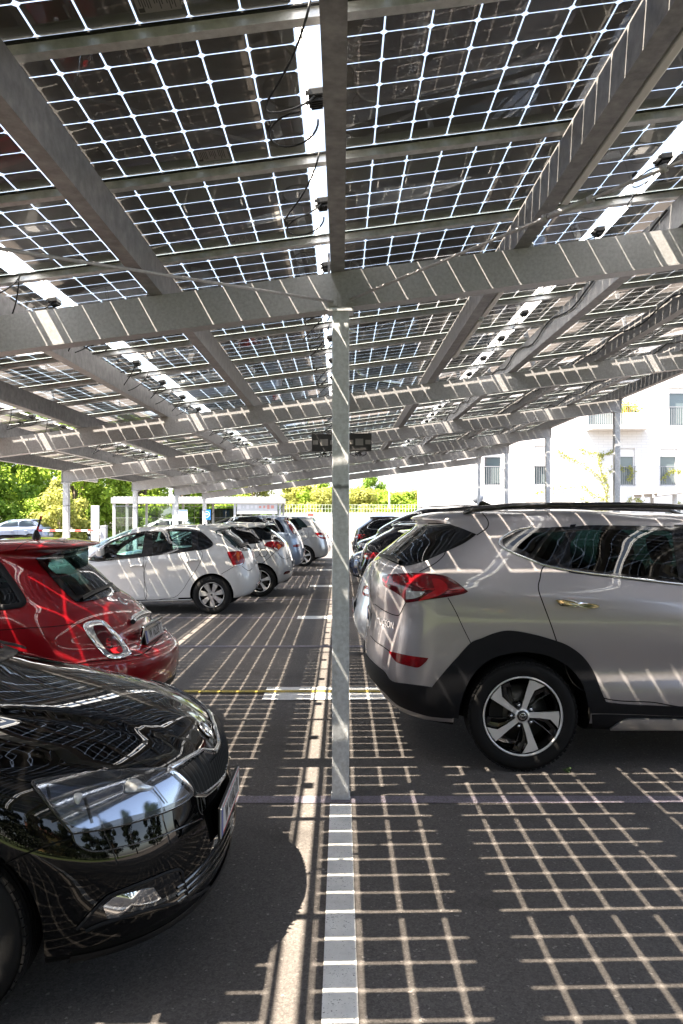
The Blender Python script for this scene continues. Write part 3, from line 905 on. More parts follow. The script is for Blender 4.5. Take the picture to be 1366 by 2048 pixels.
# ---- wheels: the outer face looks along -y, turned for the other side
WCACHE = {}
def spoke_poly(style):
    if style == 'twist5': return 5, [(.13,.085),(.55,.10),(.97,.125),(.985,-.02),(.945,-.33),(.84,-.20),(.74,-.095),(.45,-.06),(.13,-.055)]
    if style == 'cap7': return 7, [(.12,.10),(.45,.15),(.72,.19),(.955,.20),(.955,-.20),(.72,-.19),(.45,-.15),(.12,-.10)]
    if style == 'five': return 5, [(.12,.13),(.5,.11),(.96,.19),(.96,-.19),(.5,-.11),(.12,-.13)]
    if style == 'ten': return 10, [(.12,.05),(.6,.045),(.97,.07),(.97,-.07),(.6,-.045),(.12,-.05)]
    return 5, [(.12,.10),(.6,.10),(.96,.16),(.96,-.16),(.6,-.10),(.12,-.10)]
def wheel(root, loc, r, w, rim_r, style, sg, mats):
    key = (round(r,3), round(w,3), round(rim_r,3), style)
    face, back = mats or (M['alloy_g'], M['rim_black'])
    if key not in WCACHE:
        h = w/2
        ty = MB(); prof = [(rim_r-.004,-h+.022),(rim_r+.004,-h+.010),(rim_r+.012,-h+.006),(rim_r+.03,-h+.001),(rim_r+(r-rim_r)*.6,-h-.004),(r-.022,-h+.008),(r-.008,-h+.022),(r,-h+.042)]
        for g in range(5):
            yy = -h+.055+g*(w-.11)/4; prof += [(r,yy-.006),(r-.008,yy-.005),(r-.008,yy+.003),(r,yy+.004)]
        prof += [(r,h-.04),(r-.02,h-.01),(rim_r+.02,h),(rim_r-.004,h-.02)]
        ty.lathe(prof, 56)
        # shoulder blocks
        for i in range(64):
            a = 2*math.pi*i/64; c, s_ = math.cos(a), math.sin(a)
            R = Matrix(((c,0,-s_),(0,1,0),(s_,0,c)))
            ty.box(R @ Vector((r-.0085,-h+.020,0)), (.009,.028,.024), 0, R=R)
        rm = MB()
        rm.lathe([(rim_r-.001,-h+.020),(rim_r+.003,-h+.010),(rim_r-.002,-h+.005),(rim_r-.008,-h+.008),(rim_r-.010,-h+.02)], 56, 0)
        rm.lathe([(rim_r-.018,-h+.018),(rim_r-.03,-h+.06),(rim_r-.04,h-.03),(rim_r-.03,h-.01)], 56, 1)
        n, poly = spoke_poly(style); R0 = rim_r-.012
        def dish(x): return -h+.030 - .014*min(1, x)  if style != 'cap7' else -h+.012 - .012*min(1, x)
        for k in range(n):
            a = 2*math.pi*k/n + (.0 if style == 'twist5' else .3); c, s_ = math.cos(a), math.sin(a)
            P = cr_line(poly, 3, True) if style in ('cap7',) else [Vector(q) for q in poly]
            cx = sum((p.x for p in P))/len(P); cz = sum((p.y for p in P))/len(P)
            top = []; bot = []; mid = []
            for p in P:
                q = Vector((cx + (p.x-cx)*.965, cz + (p.y-cz)*.93))
                top.append((R0*(q.x*c-q.y*s_), dish(p.x), R0*(q.x*s_+q.y*c)))
                mid.append((R0*(p.x*c-p.y*s_), dish(p.x)+.006, R0*(p.x*s_+p.y*c)))
                bot.append((R0*(p.x*c-p.y*s_), dish(p.x)+.045, R0*(p.x*s_+p.y*c)))
            m_ = len(P)
            rm.add(top, [tuple(range(m_))], 0)
            rm.add(top+mid, [(i,(i+1)%m_,m_+(i+1)%m_,m_+i) for i in range(m_)], 0)
            rm.add(mid+bot, [(i,(i+1)%m_,m_+(i+1)%m_,m_+i) for i in range(m_)], 1 if style == 'twist5' else 0)
            if style == 'twist5':   # recessed black web beside each bright spoke
                W_ = [(.16,-.05),(.45,-.07),(.70,-.13),(.90,-.36),(.78,-.52),(.55,-.32),(.30,-.14)]
                t2 = [(R0*(x*c-z*s_), dish(x)+.016, R0*(x*s_+z*c)) for x, z in W_]; b2 = [(x,y+.03,z) for x,y,z in t2]
                W2 = [(.22,-.085),(.45,-.12),(.62,-.19),(.78,-.36),(.70,-.42),(.52,-.26),(.32,-.135)]
                m2 = len(W_); t3 = [(R0*(x*c-z*s_), dish(x)+.018, R0*(x*s_+z*c)) for x, z in W2]
                rm.add(t2+t3, [(i,(i+1)%m2,m2+(i+1)%m2,m2+i) for i in range(m2)], 1)
                rm.add(t2+b2, [(i,(i+1)%m2,m2+(i+1)%m2,m2+i) for i in range(m2)], 1)
                b3 = [(x,y+.03,z) for x,y,z in t3]
                rm.add(t3+b3, [(i,m2+i,m2+(i+1)%m2,(i+1)%m2) for i in range(m2)], 1)
        rm.lathe([(.0001,-h+.020),(R0*.17,-h+.022),(R0*.20,-h+.030),(R0*.20,-h+.07)], 28, 0 if style != 'twist5' else 0)
        cap = MB(); cap.lathe([(.0001,-h+.014),(.029,-h+.015),(.035,-h+.020),(.035,-h+.03)], 24, 1)
        cap.lathe([(.018,-h+.0125),(.021,-h+.0125),(.021,-h+.017)], 24, 0)
        if style == 'twist5':
            cap.tube([(-.009,-h+.012,-.006),(-.005,-h+.012,.006)], .0016, 5, 0); cap.tube([(.009,-h+.012,.006),(.005,-h+.012,-.006)], .0016, 5, 0)
            cap.tube([(-.007,-h+.012,0),(.007,-h+.012,0)], .0016, 5, 0)
        for k in range(5):
            a = 2*math.pi*(k+.5)/5; q = .29*R0 if style == 'twist5' else .27*R0
            cap.lathe([(.0001,-h+.024),(.008,-h+.025),(.010,-h+.034),(.010,-h+.06)], 8, 0, 'y', (q*math.cos(a),0,q*math.sin(a)))
            cap.lathe([(.013,-h+.030),(.017,-h+.031),(.017,-h+.05)], 12, 1, 'y', (q*math.cos(a),0,q*math.sin(a)))
        dc = MB(); dc.lathe([(.06,0.0),(rim_r*.72,0.0),(rim_r*.72,.02),(.06,.02)], 40, 0); dc.lathe([(.0001,-.03),(.07,-.03),(.075,0.0)], 24, 1)
        dc.prism([(rim_r*.45*math.cos(a),rim_r*.45*math.sin(a)) for a in (2.3,2.6,2.9,3.2,3.5)]+[(rim_r*.80*math.cos(a),rim_r*.80*math.sin(a)) for a in (3.5,3.2,2.9,2.6,2.3)], -.025, .04, 1, 'y')
        WCACHE[key] = (ty.mesh('wheel'), rm.mesh('rim'), cap.mesh('hub_cap'), dc.mesh('brake_disc'))
    ty, rm, cp, dc = WCACHE[key]
    o = obj('wheel', ty, M['rubber'], root, loc); o.rotation_euler = (0, 0, 0 if sg < 0 else math.pi)
    def sub(nm, me, ms):
        if not me.materials:
            for q in ms: me.materials.append(q)
        c = bpy.data.objects.new(nm, me); COL.objects.link(c); c.parent = o; return c
    sub('rim', rm, [face, back]); sub('hub_cap', cp, [M['chrome'], M['rim_black']]); sub('brake_disc', dc, [M['disc'], M['black']])
    return o

def text_mesh(txt, size, depth=.0006, name='lettering'):
    cu = bpy.data.curves.new('txt', 'FONT'); cu.body = txt; cu.size = size; cu.extrude = depth; cu.align_x = 'CENTER'; cu.align_y = 'CENTER'
    o = bpy.data.objects.new('txt', cu); COL.objects.link(o); dg = bpy.context.evaluated_depsgraph_get(); dg.update()
    me = bpy.data.meshes.new_from_object(o.evaluated_get(dg)); bpy.data.objects.remove(o); me.name = name; me.materials.clear(); return me
def number_plate(root, loc, txt, face='rear', tilt=0.0, w=.52, h=.115, curve=0.0):
    # faces -x (rear) or +x (front) in the car's frame
    p = MB(); p.box((0,0,0), (w,.006,h), 0, bev=.002)
    p.box((-w/2+.022,-.0036,0), (.040,.0012,h-.010), 1)
    for zz in (h/2-.006, -h/2+.006): p.box((.01,-.0036,zz), (w-.05,.001,.004), 2)
    p.box((0,.006,0), (w+.016,.008,h+.014), 3, bev=.002)
    o = obj('number_plate', p, [M['plate_w'], M['plate_b'], M['plate_r'], M['black']], root, loc)
    o.rotation_euler = (tilt, 0, -math.pi/2 if face == 'rear' else math.pi/2)
    t = text_mesh(txt, .098); c = obj('lettering', t, M['ink_black'], o, (.022, -.0042, -.003)); c.rotation_euler = (math.pi/2, 0, 0); c.scale = (.80, 1.02, 1)
    return o
def seats(root, xs, y, z, m=None, back=.62):
    for x in xs:
        for sg in (1, -1):
            b = MB(); b.box((x,sg*y,z), (.50,.48,.16), 0, bev=.05)
            R = Matrix.Rotation(-.28, 3, 'Y'); b.box((x-.30,sg*y,z+.36), (.14,.46,back), 0, R=R, bev=.06)
            b.box((x-.41,sg*y,z+.36+back*.5+.10), (.09,.26,.20), 0, R=R, bev=.04)
            b.tube([(x-.385,sg*y-.05,z+.36+back*.45),(x-.40,sg*y-.05,z+.36+back*.5+.06)], .008, 6, 0)
            obj('seat', b, m or M['darkin'], root)
# ------------------------------------------------------------------ silver-beige SUV, rear half in view
M['win_mid'] = glass('privacy_glass', (.05,.09,.088), ior=1.55)
P_SUV = paint('warm_silver_paint', (.41,.388,.402), .5, .3)
rows = [
 ((.60,.3,3),(4.0,.3,3),(.0,.0,.0),(.30,.24,.22,.24,.24)),
 ((.50,.3,3),(4.1,.4,3),(.78,.78,.76),(.30,.25,.23,.25,.24)),
 ((.17,.45,2.8),(4.25,.5,2.6),(.86,.865,.86),(.285,.30,.262,.26,.25)),
 ((.05,.5,2.8),(4.38,.6,2.6),(.905,.900,.90),(.40,.40,.36,.38,.34)),
 ((-.018,.5,2.8),(4.42,.6,2.5),(.918,.922,.915),(.52,.53,.50,.52,.46)),
 ((-.022,.5,2.8),(4.44,.65,2.5),(.925,.893,.92),(.655,.66,.63,.64,.60)),
 ((-.004,.48,2.8),(4.44,.7,2.4),(.926,.922,.925),(.80,.81,.80,.80,.75)),
 ((.012,.48,2.8),(4.40,.8,2.4),(.926,.930,.92),(.95,.97,.945,.92,.88)),
 ((.004,.47,2.8),(4.28,.9,2.4),(.920,.915,.89),(1.08,1.11,1.05,1.02,.98)),
 ((.015,.45,2.9),(3.90,1.0,2.5),(.895,.893,.80),(1.19,1.21,1.135,1.10,1.075)),
 ((.052,.43,3.0),(3.35,.7,2.6),(.860,.868,.79),(1.285,1.30,1.205,1.14,1.13)),
 ((.235,.42,3.0),(2.95,.7,2.6),(.770,.785,.73),(1.44,1.45,1.40,1.39,1.37)),
 ((.375,.40,3.0),(2.66,.7,2.7),(.695,.715,.67),(1.565,1.56,1.56,1.545,1.53)),
 ((.335,.46,3.2),(2.56,.6,2.7),(.665,.685,.64),(1.605,1.605,1.605,1.585,1.57)),
 ((.42,.45,3.2),(2.48,.6,2.7),(.60,.62,.58),(1.635,1.645,1.645,1.62,1.60)),
 ((.60,.4,3.0),(2.35,.5,2.7),(.35,.36,.34),(1.655,1.665,1.668,1.645,1.625)),
 ((.70,.4,3.0),(2.30,.5,2.7),(.0,.0,.0),(1.662,1.668,1.672,1.65,1.63)),
]
suv = Car('parked_car', 'beige silver suv with black wheel arch cladding, its tail beside the front column', (.20, 5.87, 0), 1, rows, P_SUV,
          res=(20,60,16,6), arches=((.951,.345,.435),(3.62,.345,.435)), arch_y=.58)
c = suv
Z1 = lambda p: zc(720,1000,4.018,p); Z2 = lambda p: zc(1026,1000,4.018,p); Z3 = lambda p: zc(720,1260,4.018,p); Z4 = lambda p: zc(1026,1260,4.018,p)
# rear window with its black side extension
g = c.patch('rear_window', Z1([(560,182),(690,187),(800,222),(935,277),(935,277),(840,345),(690,415),(520,490),(400,525),(320,525),(175,455),(175,455),(200,420),(330,330),(450,245),(548,190)]), M['win_dark'], off=.003, rings=8, cen=Z1([(520,370)])[0])
# black side band with glass openings
band = [(997,1083),(1004,1075),(1030,1061),(1075,1052.5),(1140,1048.5),(1250,1046.5),(1366,1050),(1480,1058),(1600,1080),(1700,1120),(1720,1195),(1600,1192),(1480,1180),(1366,1168.5),(1260,1156.5),(1150,1142.5),(1090,1130.5),(1060,1119),(1025,1105),(1003,1093)]
top = [(997,1083),(1004,1075),(1030,1061),(1075,1052.5),(1140,1048.5),(1250,1046.5),(1366,1050),(1480,1058),(1600,1080),(1690,1120)]
bot = [(997,1084),(1003,1093),(1025,1105),(1060,1119),(1090,1130.5),(1150,1142.5),(1260,1156.5),(1366,1168.5),(1480,1180),(1600,1192),(1720,1195)]
gq = [(1010,1084),(1012,1081),(1035,1069),(1062,1062),(1137,1058),(1137,1058),(1130,1085),(1098,1128),(1098,1128),(1080,1121),(1045,1106),(1018,1094)]
gd = [(1157,1057),(1250,1056),(1347,1058),(1347,1058),(1354,1110),(1363,1166.5),(1363,1166.5),(1250,1154),(1140,1141),(1140,1141),(1135,1090),(1146,1072)]
gf = [(1385,1060),(1480,1068),(1580,1090),(1660,1125),(1690,1160),(1690,1190),(1690,1190),(1560,1186),(1395,1172),(1395,1172)]
for q, mm in ((gq, M['win_dark']), (gd, M['win_mid']), (gf, M['win_mid'])):
    c.patch('side_window', q, mm, off=.002, rings=6, hole=.99, thick=.003)
def ringband(car, outer, inners):
    # black surround built as strips along each pane, so the panes stay open
    for q in inners:
        car.strip('window_surround', q, .034, M['gloss_black'], closed=True, off=.0042, inset=0.0, k=6)
ringband(c, band, [gq, gd, gf])
c.ribbon('window_surround', [(1140,1050),(1137,1060),(1131,1085),(1101,1127),(1092,1130)], [(1152,1049),(1146,1062),(1134,1088),(1137,1139),(1140,1141)], M['gloss_black'], off=.0045, smooth=False, k=5)
c.ribbon('window_surround', [(1348,1050),(1354,1110),(1363,1168)], [(1384,1051),(1389,1110),(1397,1172)], M['gloss_black'], off=.0045, smooth=False, k=5)
c.strip('window_trim', bot, .014, M['chrome'], off=.005, prof=.005)
c.strip('window_trim', [(997,1084),(1004,1074.5),(1030,1060.5),(1062,1054.5)], .010, M['chrome'], off=.005, prof=.004)
# tail lamps
t = c.patch('tail_light', Z1([(183,615),(230,600),(400,588),(560,592),(680,610),(760,650),(820,695),(868,735),(868,735),(830,755),(700,780),(520,805),(385,825),(368,820),(340,780),(270,730),(200,690),(185,650)]), M['lamp_deep'], off=.006, rings=6, thick=.02, bulge=.004)
c.patch('lamp_segment', Z1([(200,625),(380,605),(560,608),(660,625),(740,665),(840,728),(700,755),(560,725),(470,700),(380,665),(280,690),(215,668)]), M['lamp_red'], off=.0108, rings=4, thick=.002, parent=t)
c.patch('lamp_segment', Z1([(575,640),(640,640),(700,690),(690,730),(640,765),(560,790),(470,812),(540,760),(600,730),(625,700)]), M['lamp_bright'], off=.0118, rings=3, thick=.001, parent=t)
c.strip('lamp_segment', Z1([(500,722),(640,715),(770,722),(830,722)]), .006, M['lamp_bright'], off=.0125, parent=t)
c.patch('reversing_lens', Z1([(376,728),(376,728),(430,733),(524,738),(524,738),(495,768),(440,790),(376,797),(376,797)]), M['lamp_clear'], off=.0115, rings=3, thick=.002, parent=t)
c.patch('rear_reflector', Z1([(237,1222),(250,1217),(400,1250),(550,1270),(550,1270),(525,1305),(470,1345),(400,1335),(310,1310),(275,1280)]), M['lamp_red'], off=.004, rings=4)
# lower cladding
arch_in = [(1186,1412),(1178,1375),(1164,1348),(1138,1322),(1100,1303),(1063,1295.5),(1036,1295),(994,1303),(964,1318),(939,1343),(922,1374),(911,1410),(908,1436)]
arch_out = [(1212,1404),(1200,1377),(1185,1340),(1165,1312),(1138,1292),(1111,1281),(1065,1268),(1019,1261),(989,1266),(964,1276),(941,1286),(914,1315),(894,1337),(864,1374),(850,1400),(852,1428)]
arch_in = [(1045+(x-1045)*.935, 1437+(y-1437)*.935) for x, y in arch_in]
c.ribbon('arch_cladding', arch_out, arch_in, M['trim'], off=.007, K=6, thick=.02)
c.ribbon('bumper_cladding', [(729,1303),(742,1320),(757,1333),(770,1344),(785,1362),(820,1368),(864,1374)], [(735,1345),(748,1362),(770,1384),(800,1411),(849,1429),(880,1434),(905,1436)], M['trim'], off=.007, K=6, thick=.02)
c.ribbon('sill_cladding', [(1180,1400),(1208,1403),(1250,1408),(1366,1413),(1600,1421),(1700,1420)], [(1180,1426),(1208,1426),(1250,1427),(1366,1431),(1600,1436),(1700,1436)], M['trim'], off=.008, K=4, thick=.02)
c.ribbon('sill_cladding', [(1183,1429),(1208,1428.5),(1250,1429.5),(1366,1433),(1600,1438),(1700,1438)], [(1185,1456),(1208,1457),(1250,1458),(1366,1459),(1600,1462),(1700,1462)], M['trim'], off=.006, K=4, thick=.02)
c.ribbon('sill_trim', Z4([(775,784),(850,735),(910,710),(1000,706),(1366,712),(2300,730)]), Z4([(780,788),(850,788),(910,788),(1000,788),(1366,790),(2300,800)]), M['silver'], off=.018, K=4, thick=.02)
# gaps
c.door([(1092,1131),(1079.5,1159),(1077,1179),(1086,1206.6),(1100.7,1246),(1111,1276),(1125,1318),(1150,1370),(1215,1398),(1300,1404),(1400,1408),(1402,1300),(1402,1200),(1400,1172),(1366,1169),(1260,1158),(1150,1143)])
c.strip('panel_gap', Z1([(985,110),(1018,150),(1032,185),(1022,222),(985,252),(938,283)]), .007, M['seam'])
c.strip('panel_gap', Z1([(690,402),(672,448),(610,505),(540,545),(478,578)]), .006, M['seam'])
c.strip('panel_gap', Z1([(368,825),(345,870),(325,910),(305,928),(250,915),(180,880),(120,835)]), .006, M['seam'])
c.strip('panel_gap', Z1([(706,785),(770,900),(830,1030),(893,1155)]), .005, M['seam'])
c.strip('panel_gap', Z1([(85,1090),(130,1140),(190,1180),(245,1220)]), .006, M['seam'])
h = c.patch('door_handle', Z2([(335,803),(335,803),(420,803),(560,826),(660,841),(686,862),(686,862),(640,873),(560,864),(420,854),(370,846)]), M['chrome'], off=.026, rings=4, thick=.03, bulge=.004, mirror=True)
c.patch('handle_recess', Z2([(445,800),(500,788),(570,800),(595,835),(598,880),(560,902),(480,896),(445,860)]), P_SUV, off=.0015, rings=3, thick=.001, bulge=-.006)
ks = c.finish(under_z=.30)
c.wheels(.951, 3.62, .352, .235, .805, .252, 'twist5', (M['alloy'], M['rim_black']))
# roof rails, aerial, wiper, badge
for sg in (1, -1):
    b = MB(); b.tube([(.62,sg*.60,1.640),(.70,sg*.605,1.668),(.95,sg*.61,1.690),(1.7,sg*.615,1.695),(2.5,sg*.60,1.672),(2.62,sg*.595,1.635)], [.012,.02,.022,.022,.02,.012], 10)
    obj('roof_rail', b, M['gloss_black'], suv.root)
b = MB()
prof = [(.80,1.655),(.80,1.655),(.845,1.735),(.858,1.738),(.90,1.715),(.96,1.685),(1.03,1.672),(1.03,1.66)]
for i, (x, z) in enumerate(prof): pass
b.prism([(.805,1.655),(.835,1.725),(.852,1.738),(.872,1.733),(.93,1.705),(1.00,1.683),(1.06,1.674),(1.06,1.655)], -.014, .014, 0, 'y')
o = obj('roof_aerial', b, M['gloss_black'], suv.root)
bv = o.modifiers.new('bevel', 'BEVEL'); bv.width = .012; bv.segments = 3
w = suv.strip('wiper', Z1([(172,452),(240,470),(330,505)]), .03, M['black'], off=.012, prof=.012, mirror=False)
# tail plate and lettering
number_plate(suv.root, (.006,.0,.86), 'W 2173 X', 'rear', 0)
hh, nn, dd = suv.hit('px', (771,1247))
tm = text_mesh('TUCSON', .062, .002, 'model_lettering'); o = obj('model_lettering', tm, M['chrome'], suv.root, hh+nn*.002)
yaxis = Vector((0,0,1)); zz = nn.normalized(); xx = yaxis.cross(zz).normalized(); yy = zz.cross(xx)
o.rotation_euler = Matrix((xx, yy, zz)).transposed().to_euler()
seats(suv.root, (1.45, 2.45), .36, .62)
b = MB(); b.box((3.0,0,.95), (.45,1.4,.25), 0, bev=.06); b.lathe([(.17,-.012),(.185,0),(.17,.012),(.155,0),(.17,-.012)], 24, 0, 'x', (2.78,.36,1.02))
obj('dashboard', b, M['darkin'], suv.root)
# ------------------------------------------------------------------ black hatchback, its nose in the near left corner
P_BLK = paint('black_paint', (.0025,.0024,.0024), 0.0, .5, dust=.02)
P_BLK.node_tree.nodes['Principled BSDF'].inputs['Specular IOR Level'].default_value = 0.0
rows = [
 ((.50,.3,3),(3.3,.3,3),(0.,0.,0.),(.24,.20,.19,.19,.19)),
 ((.40,.3,3),(3.55,.5,3),(.72,.72,.70),(.26,.21,.19,.19,.185)),
 ((.12,.45,3),(3.915,.58,2.3),(.80,.82,.80),(.28,.23,.21,.20,.165)),
 ((.03,.45,3),(3.972,.60,2.4),(.84,.835,.845),(.42,.40,.37,.28,.255)),
 ((.00,.45,3),(3.966,.62,2.4),(.855,.845,.856),(.58,.57,.54,.45,.42)),
 ((.02,.45,3),(3.942,.66,2.3),(.862,.862,.862),(.74,.73,.70,.60,.545)),
 ((.05,.45,3),(3.895,.82,2.2),(.850,.862,.846),(.90,.90,.86,.78,.680)),
 ((.07,.45,3),(3.72,.95,2.25),(.835,.852,.800),(.96,.96,.91,.845,.790)),
 ((.10,.45,3),(3.42,.95,2.3),(.82,.835,.765),(1.02,1.02,.955,.905,.880)),
 ((.15,.45,3),(2.98,.62,2.5),(.78,.80,.735),(1.07,1.08,1.00,.965,.975)),
 ((.30,.45,3),(2.55,.60,2.5),(.70,.735,.68),(1.25,1.25,1.22,1.22,1.22)),
 ((.45,.45,3),(2.10,.60,2.5),(.60,.64,.60),(1.40,1.41,1.41,1.39,1.38)),
 ((.52,.4,3),(2.00,.5,2.5),(.40,.42,.40),(1.44,1.45,1.455,1.43,1.41)),
 ((.55,.4,3),(1.95,.5,2.5),(0.,0.,0.),(1.45,1.46,1.467,1.44,1.415)),
]
def hood_crease(A):
    for p in A.reshape(-1, 3):
        x, y, z = p
        if x > 2.75 and z > .62:
            t = min(1, max(0, (x-2.75)/1.1)); yc = .56 - .34*t
            u = min(1, max(0, (yc+.03-y)/.06)); st = u*u*(3-2*u)
            fade = min(1, max(0, (x-2.75)/.25))*min(1, max(0, (3.93-x)/.12))
            p[2] += .016*st*fade
            # bonnet nose rises round the badge
            p[2] += .020*math.exp(-(y/.10)**2)*math.exp(-((x-3.84)/.10)**2)
fab = Car('parked_car', 'black hatchback parked nose towards the centre line, nearest car on the left', (-4.447, 3.28, 0), 1, rows, P_BLK,
          res=(10,56,40,7), arches=((.72,.30,.345),(3.165,.30,.352)), arch_y=.55, deform=hood_crease)
c = fab
Z6 = lambda p: zc(240,1400,5.254,p); Z7 = lambda p: zc(40,1520,3.794,p); Z8 = lambda p: zc(200,1640,4.553,p)
# headlamp: dark housing, reflector bowls, projector, clear lens
HL = [(95,185),(95,185),(120,165),(250,143),(400,120),(800,85),(1105,72),(1130,80),(1130,80),(1290,240),(1288,275),(1200,345),(1000,425),(700,508),(395,553),(395,553),(300,440),(180,290)]
M['lamp_mirror'] = mat('headlamp_mirror', (.24,.27,.33), .08, 1.0)
M['lamp_dark'] = mat('headlamp_housing', (.02,.021,.024), .2, .3, coat=.5)
def rel(poly, s_, dx=0, dy=0):
    cx = sum(p[0] for p in poly)/len(poly); cy = sum(p[1] for p in poly)/len(poly)
    return [(cx+(x-cx)*s_+dx, cy+(y-cy)*s_+dy) for x, y in poly]
hl = c.patch('headlight', Z7(HL), M['lamp_mirror'], off=.003, rings=8, thick=.02)
c.strip('lamp_edge', Z7(HL), .012, M['gloss_black'], off=.006, prof=.004, closed=True, parent=hl)
c.ribbon('lamp_bezel', Z7([(130,165),(400,122),(800,88),(1110,76)]), Z7([(330,190),(470,205),(760,160),(960,165)]), M['lamp_dark'], off=.008, K=4, thick=.006, parent=hl)
c.ribbon('lamp_bezel', Z7([(300,440),(395,548),(700,503),(1000,421),(1200,342),(1285,272)]), Z7([(380,500),(520,520),(720,455),(1000,385),(1180,315),(1275,262)]), M['lamp_dark'], off=.008, K=3, thick=.006, parent=hl)
c.patch('indicator_bowl', Z7([(405,270),(430,255),(465,262),(460,300),(440,342),(412,325)]), M['lamp_clear'], off=.009, rings=3, thick=.006, bulge=.006, parent=hl)
c.patch('projector', Z7([(785,215),(800,170),(860,150),(900,165),(940,195),(1000,210),(985,232),(900,245),(800,252)]), M['lamp_clear'], off=.010, rings=4, thick=.006, bulge=.008, parent=hl)
for q in ([(205,195),(228,300)], [(490,290),(545,480)], [(975,165),(1105,330)]):
    c.strip('lamp_divider', Z7(q), .006, M['lamp_dark'], off=.0095, parent=hl, smooth=False)
c.patch('lens', Z7(HL), M['lens'], off=.014, rings=8, thick=.012, parent=hl)
# grille
GR = [(-.425,.700),(-.30,.694),(-.16,.688),(-.10,.668),(-.05,.650),(.05,.650),(.10,.668),(.16,.688),(.30,.694),(.425,.700),(.35,.585),(.28,.556),(0,.530),(-.28,.556),(-.35,.585)]
gr = c.patch('grille', GR, M['black'], proj='front', off=.004, rings=6, thick=.02, mirror=False, smooth=False, cen=(0,.61))
for i in range(25):
    y = -.36+.03*i; zt = .682 if abs(y) > .15 else .640; zb = .536+.03*(abs(y)/.30)**1.2
    c.strip('grille_rib', [(y,zb+.008),(y*1.02,(zb+zt)/2),(y*1.06,zt)], .013, M['black'], proj='front', off=.004, prof=.014, mirror=False, parent=gr)
c.strip('grille_frame', GR, .024, M['chrome'], proj='front', off=.004, prof=.010, mirror=False, closed=True, smooth=False)
# bonnet badge
hp, hn, _ = c.hit('front', (0,.725))
b = MB(); b.lathe([(.038,.0),(.041,.005),(.038,.009),(.034,.005),(.034,.0)], 36, 0, 'z'); b.lathe([(.0001,.004),(.034,.003)], 36, 1, 'z')
b.tube([(-.016,-.014,.006),(.0,.002,.008),(.018,.012,.006)], [.004,.008,.003], 6, 0); b.tube([(-.006,.016,.006),(.008,.0,.007)], .004, 6, 0)
o = obj('badge', b, [M['chrome'], M['lamp_dark']], c.root, hp+hn*.002); o.rotation_euler = hn.to_track_quat('Z','Y').to_euler()
# bumper details
lg = c.patch('lower_grille', [(-.60,.335),(0,.362),(.60,.335),(.53,.262),(0,.262),(-.53,.262)], M['black'], proj='front', off=.002, rings=5, thick=.004, mirror=False, smooth=False, k=8)
for zz in (.285,.31,.335): c.strip('grille_rib', [(-.56,zz-.004),(-.3,zz+.004),(0,zz+.006),(.3,zz+.004),(.56,zz-.004)], .010, M['gloss_black'], proj='front', off=.003, prof=.008, mirror=False, parent=lg)
fg = c.patch('fog_light_surround', Z7([(430,1280),(430,1280),(520,1180),(640,1055),(720,1010),(960,915),(1190,832),(1190,832),(1235,930),(1268,1050),(1268,1050),(850,1155),(620,1215)]), M['gloss_black'], off=.004, rings=5, thick=.01)
c.strip('surround_edge', Z7([(430,1280),(520,1180),(640,1055),(720,1010),(960,915),(1190,832),(1235,930),(1268,1050)]), .010, M['trim'], off=.005, prof=.006, parent=fg)
c.patch('fog_light', Z7([(625,1105),(625,1105),(720,1032),(860,995),(1003,965),(1003,965),(1060,1045),(1060,1045),(1000,1078),(850,1112),(745,1185),(745,1185),(660,1200),(660,1200)]), M['reflector'], off=.007, rings=4, thick=.008, bulge=.006, parent=fg)
c.strip('bumper_edge', Z8([(-130,1010),(0,950),(360,835),(800,715),(1000,600)]), .012, M['trim'], off=.002, prof=.008)
c.strip('splitter', [(-.78,.215),(-.6,.20),(-.3,.19),(0,.186),(.3,.19),(.6,.20),(.78,.215)], .04, M['black'], proj='front', off=.006, prof=.012, mirror=False)
c.strip('panel_gap', Z7([(395,556),(395,556),(380,595),(200,650),(0,728),(-120,790)]), .005, M['seam'], smooth=False)
c.strip('panel_gap', Z7([(1108,70),(800,80),(400,115),(120,158),(80,165),(-40,140),(-300,60),(-700,-70)]), .006, M['seam'])
c.strip('bumper_crease', Z7([(398,562),(430,640),(540,692),(700,676),(1000,600),(1250,500),(1366,450)]), .006, M['gloss_black'], off=.003, prof=.008)
# windscreen, cowl, side windows
c.patch('windscreen', [(2.90,0),(2.87,.35),(2.76,.58),(2.62,.69),(2.30,.64),(2.02,.56),(2.06,.3),(2.08,0),(2.06,-.3),(2.02,-.56),(2.30,-.64),(2.62,-.69),(2.76,-.58),(2.87,-.35)], M['win_tint'], proj='top', off=.003, rings=8, mirror=False, hole=.985, hint=4)
c.ribbon('cowl_panel', [(2.70,-.68),(2.83,-.56),(2.94,-.35),(2.975,0),(2.94,.35),(2.83,.56),(2.70,.68)], [(2.66,-.67),(2.77,-.55),(2.87,-.35),(2.905,0),(2.87,.35),(2.77,.55),(2.66,.67)], M['black'], proj='top', off=.004, K=3, mirror=False, thick=.01)
for a in ([(2.93,.20),(2.86,.0),(2.78,-.40)], [(2.90,.52),(2.80,.3),(2.74,.02)]):
    c.strip('wiper', a, .022, M['black'], proj='top', off=.016, prof=.012, mirror=False)
c.patch('side_window', [(.75,1.05),(.85,1.30),(1.2,1.375),(1.7,1.37),(2.1,1.28),(2.55,1.03),(1.7,1.02)], M['win_dark'], proj='side', off=.002, rings=5)
number_plate(fab.root, (3.980,0,.435), 'W 41663 B', 'front', 0)
c.finish(under_z=.24)
c.wheels(.72, 3.165, .302, .195, .755, .195, 'five')
seats(fab.root, (1.3, 2.1), .36, .50)
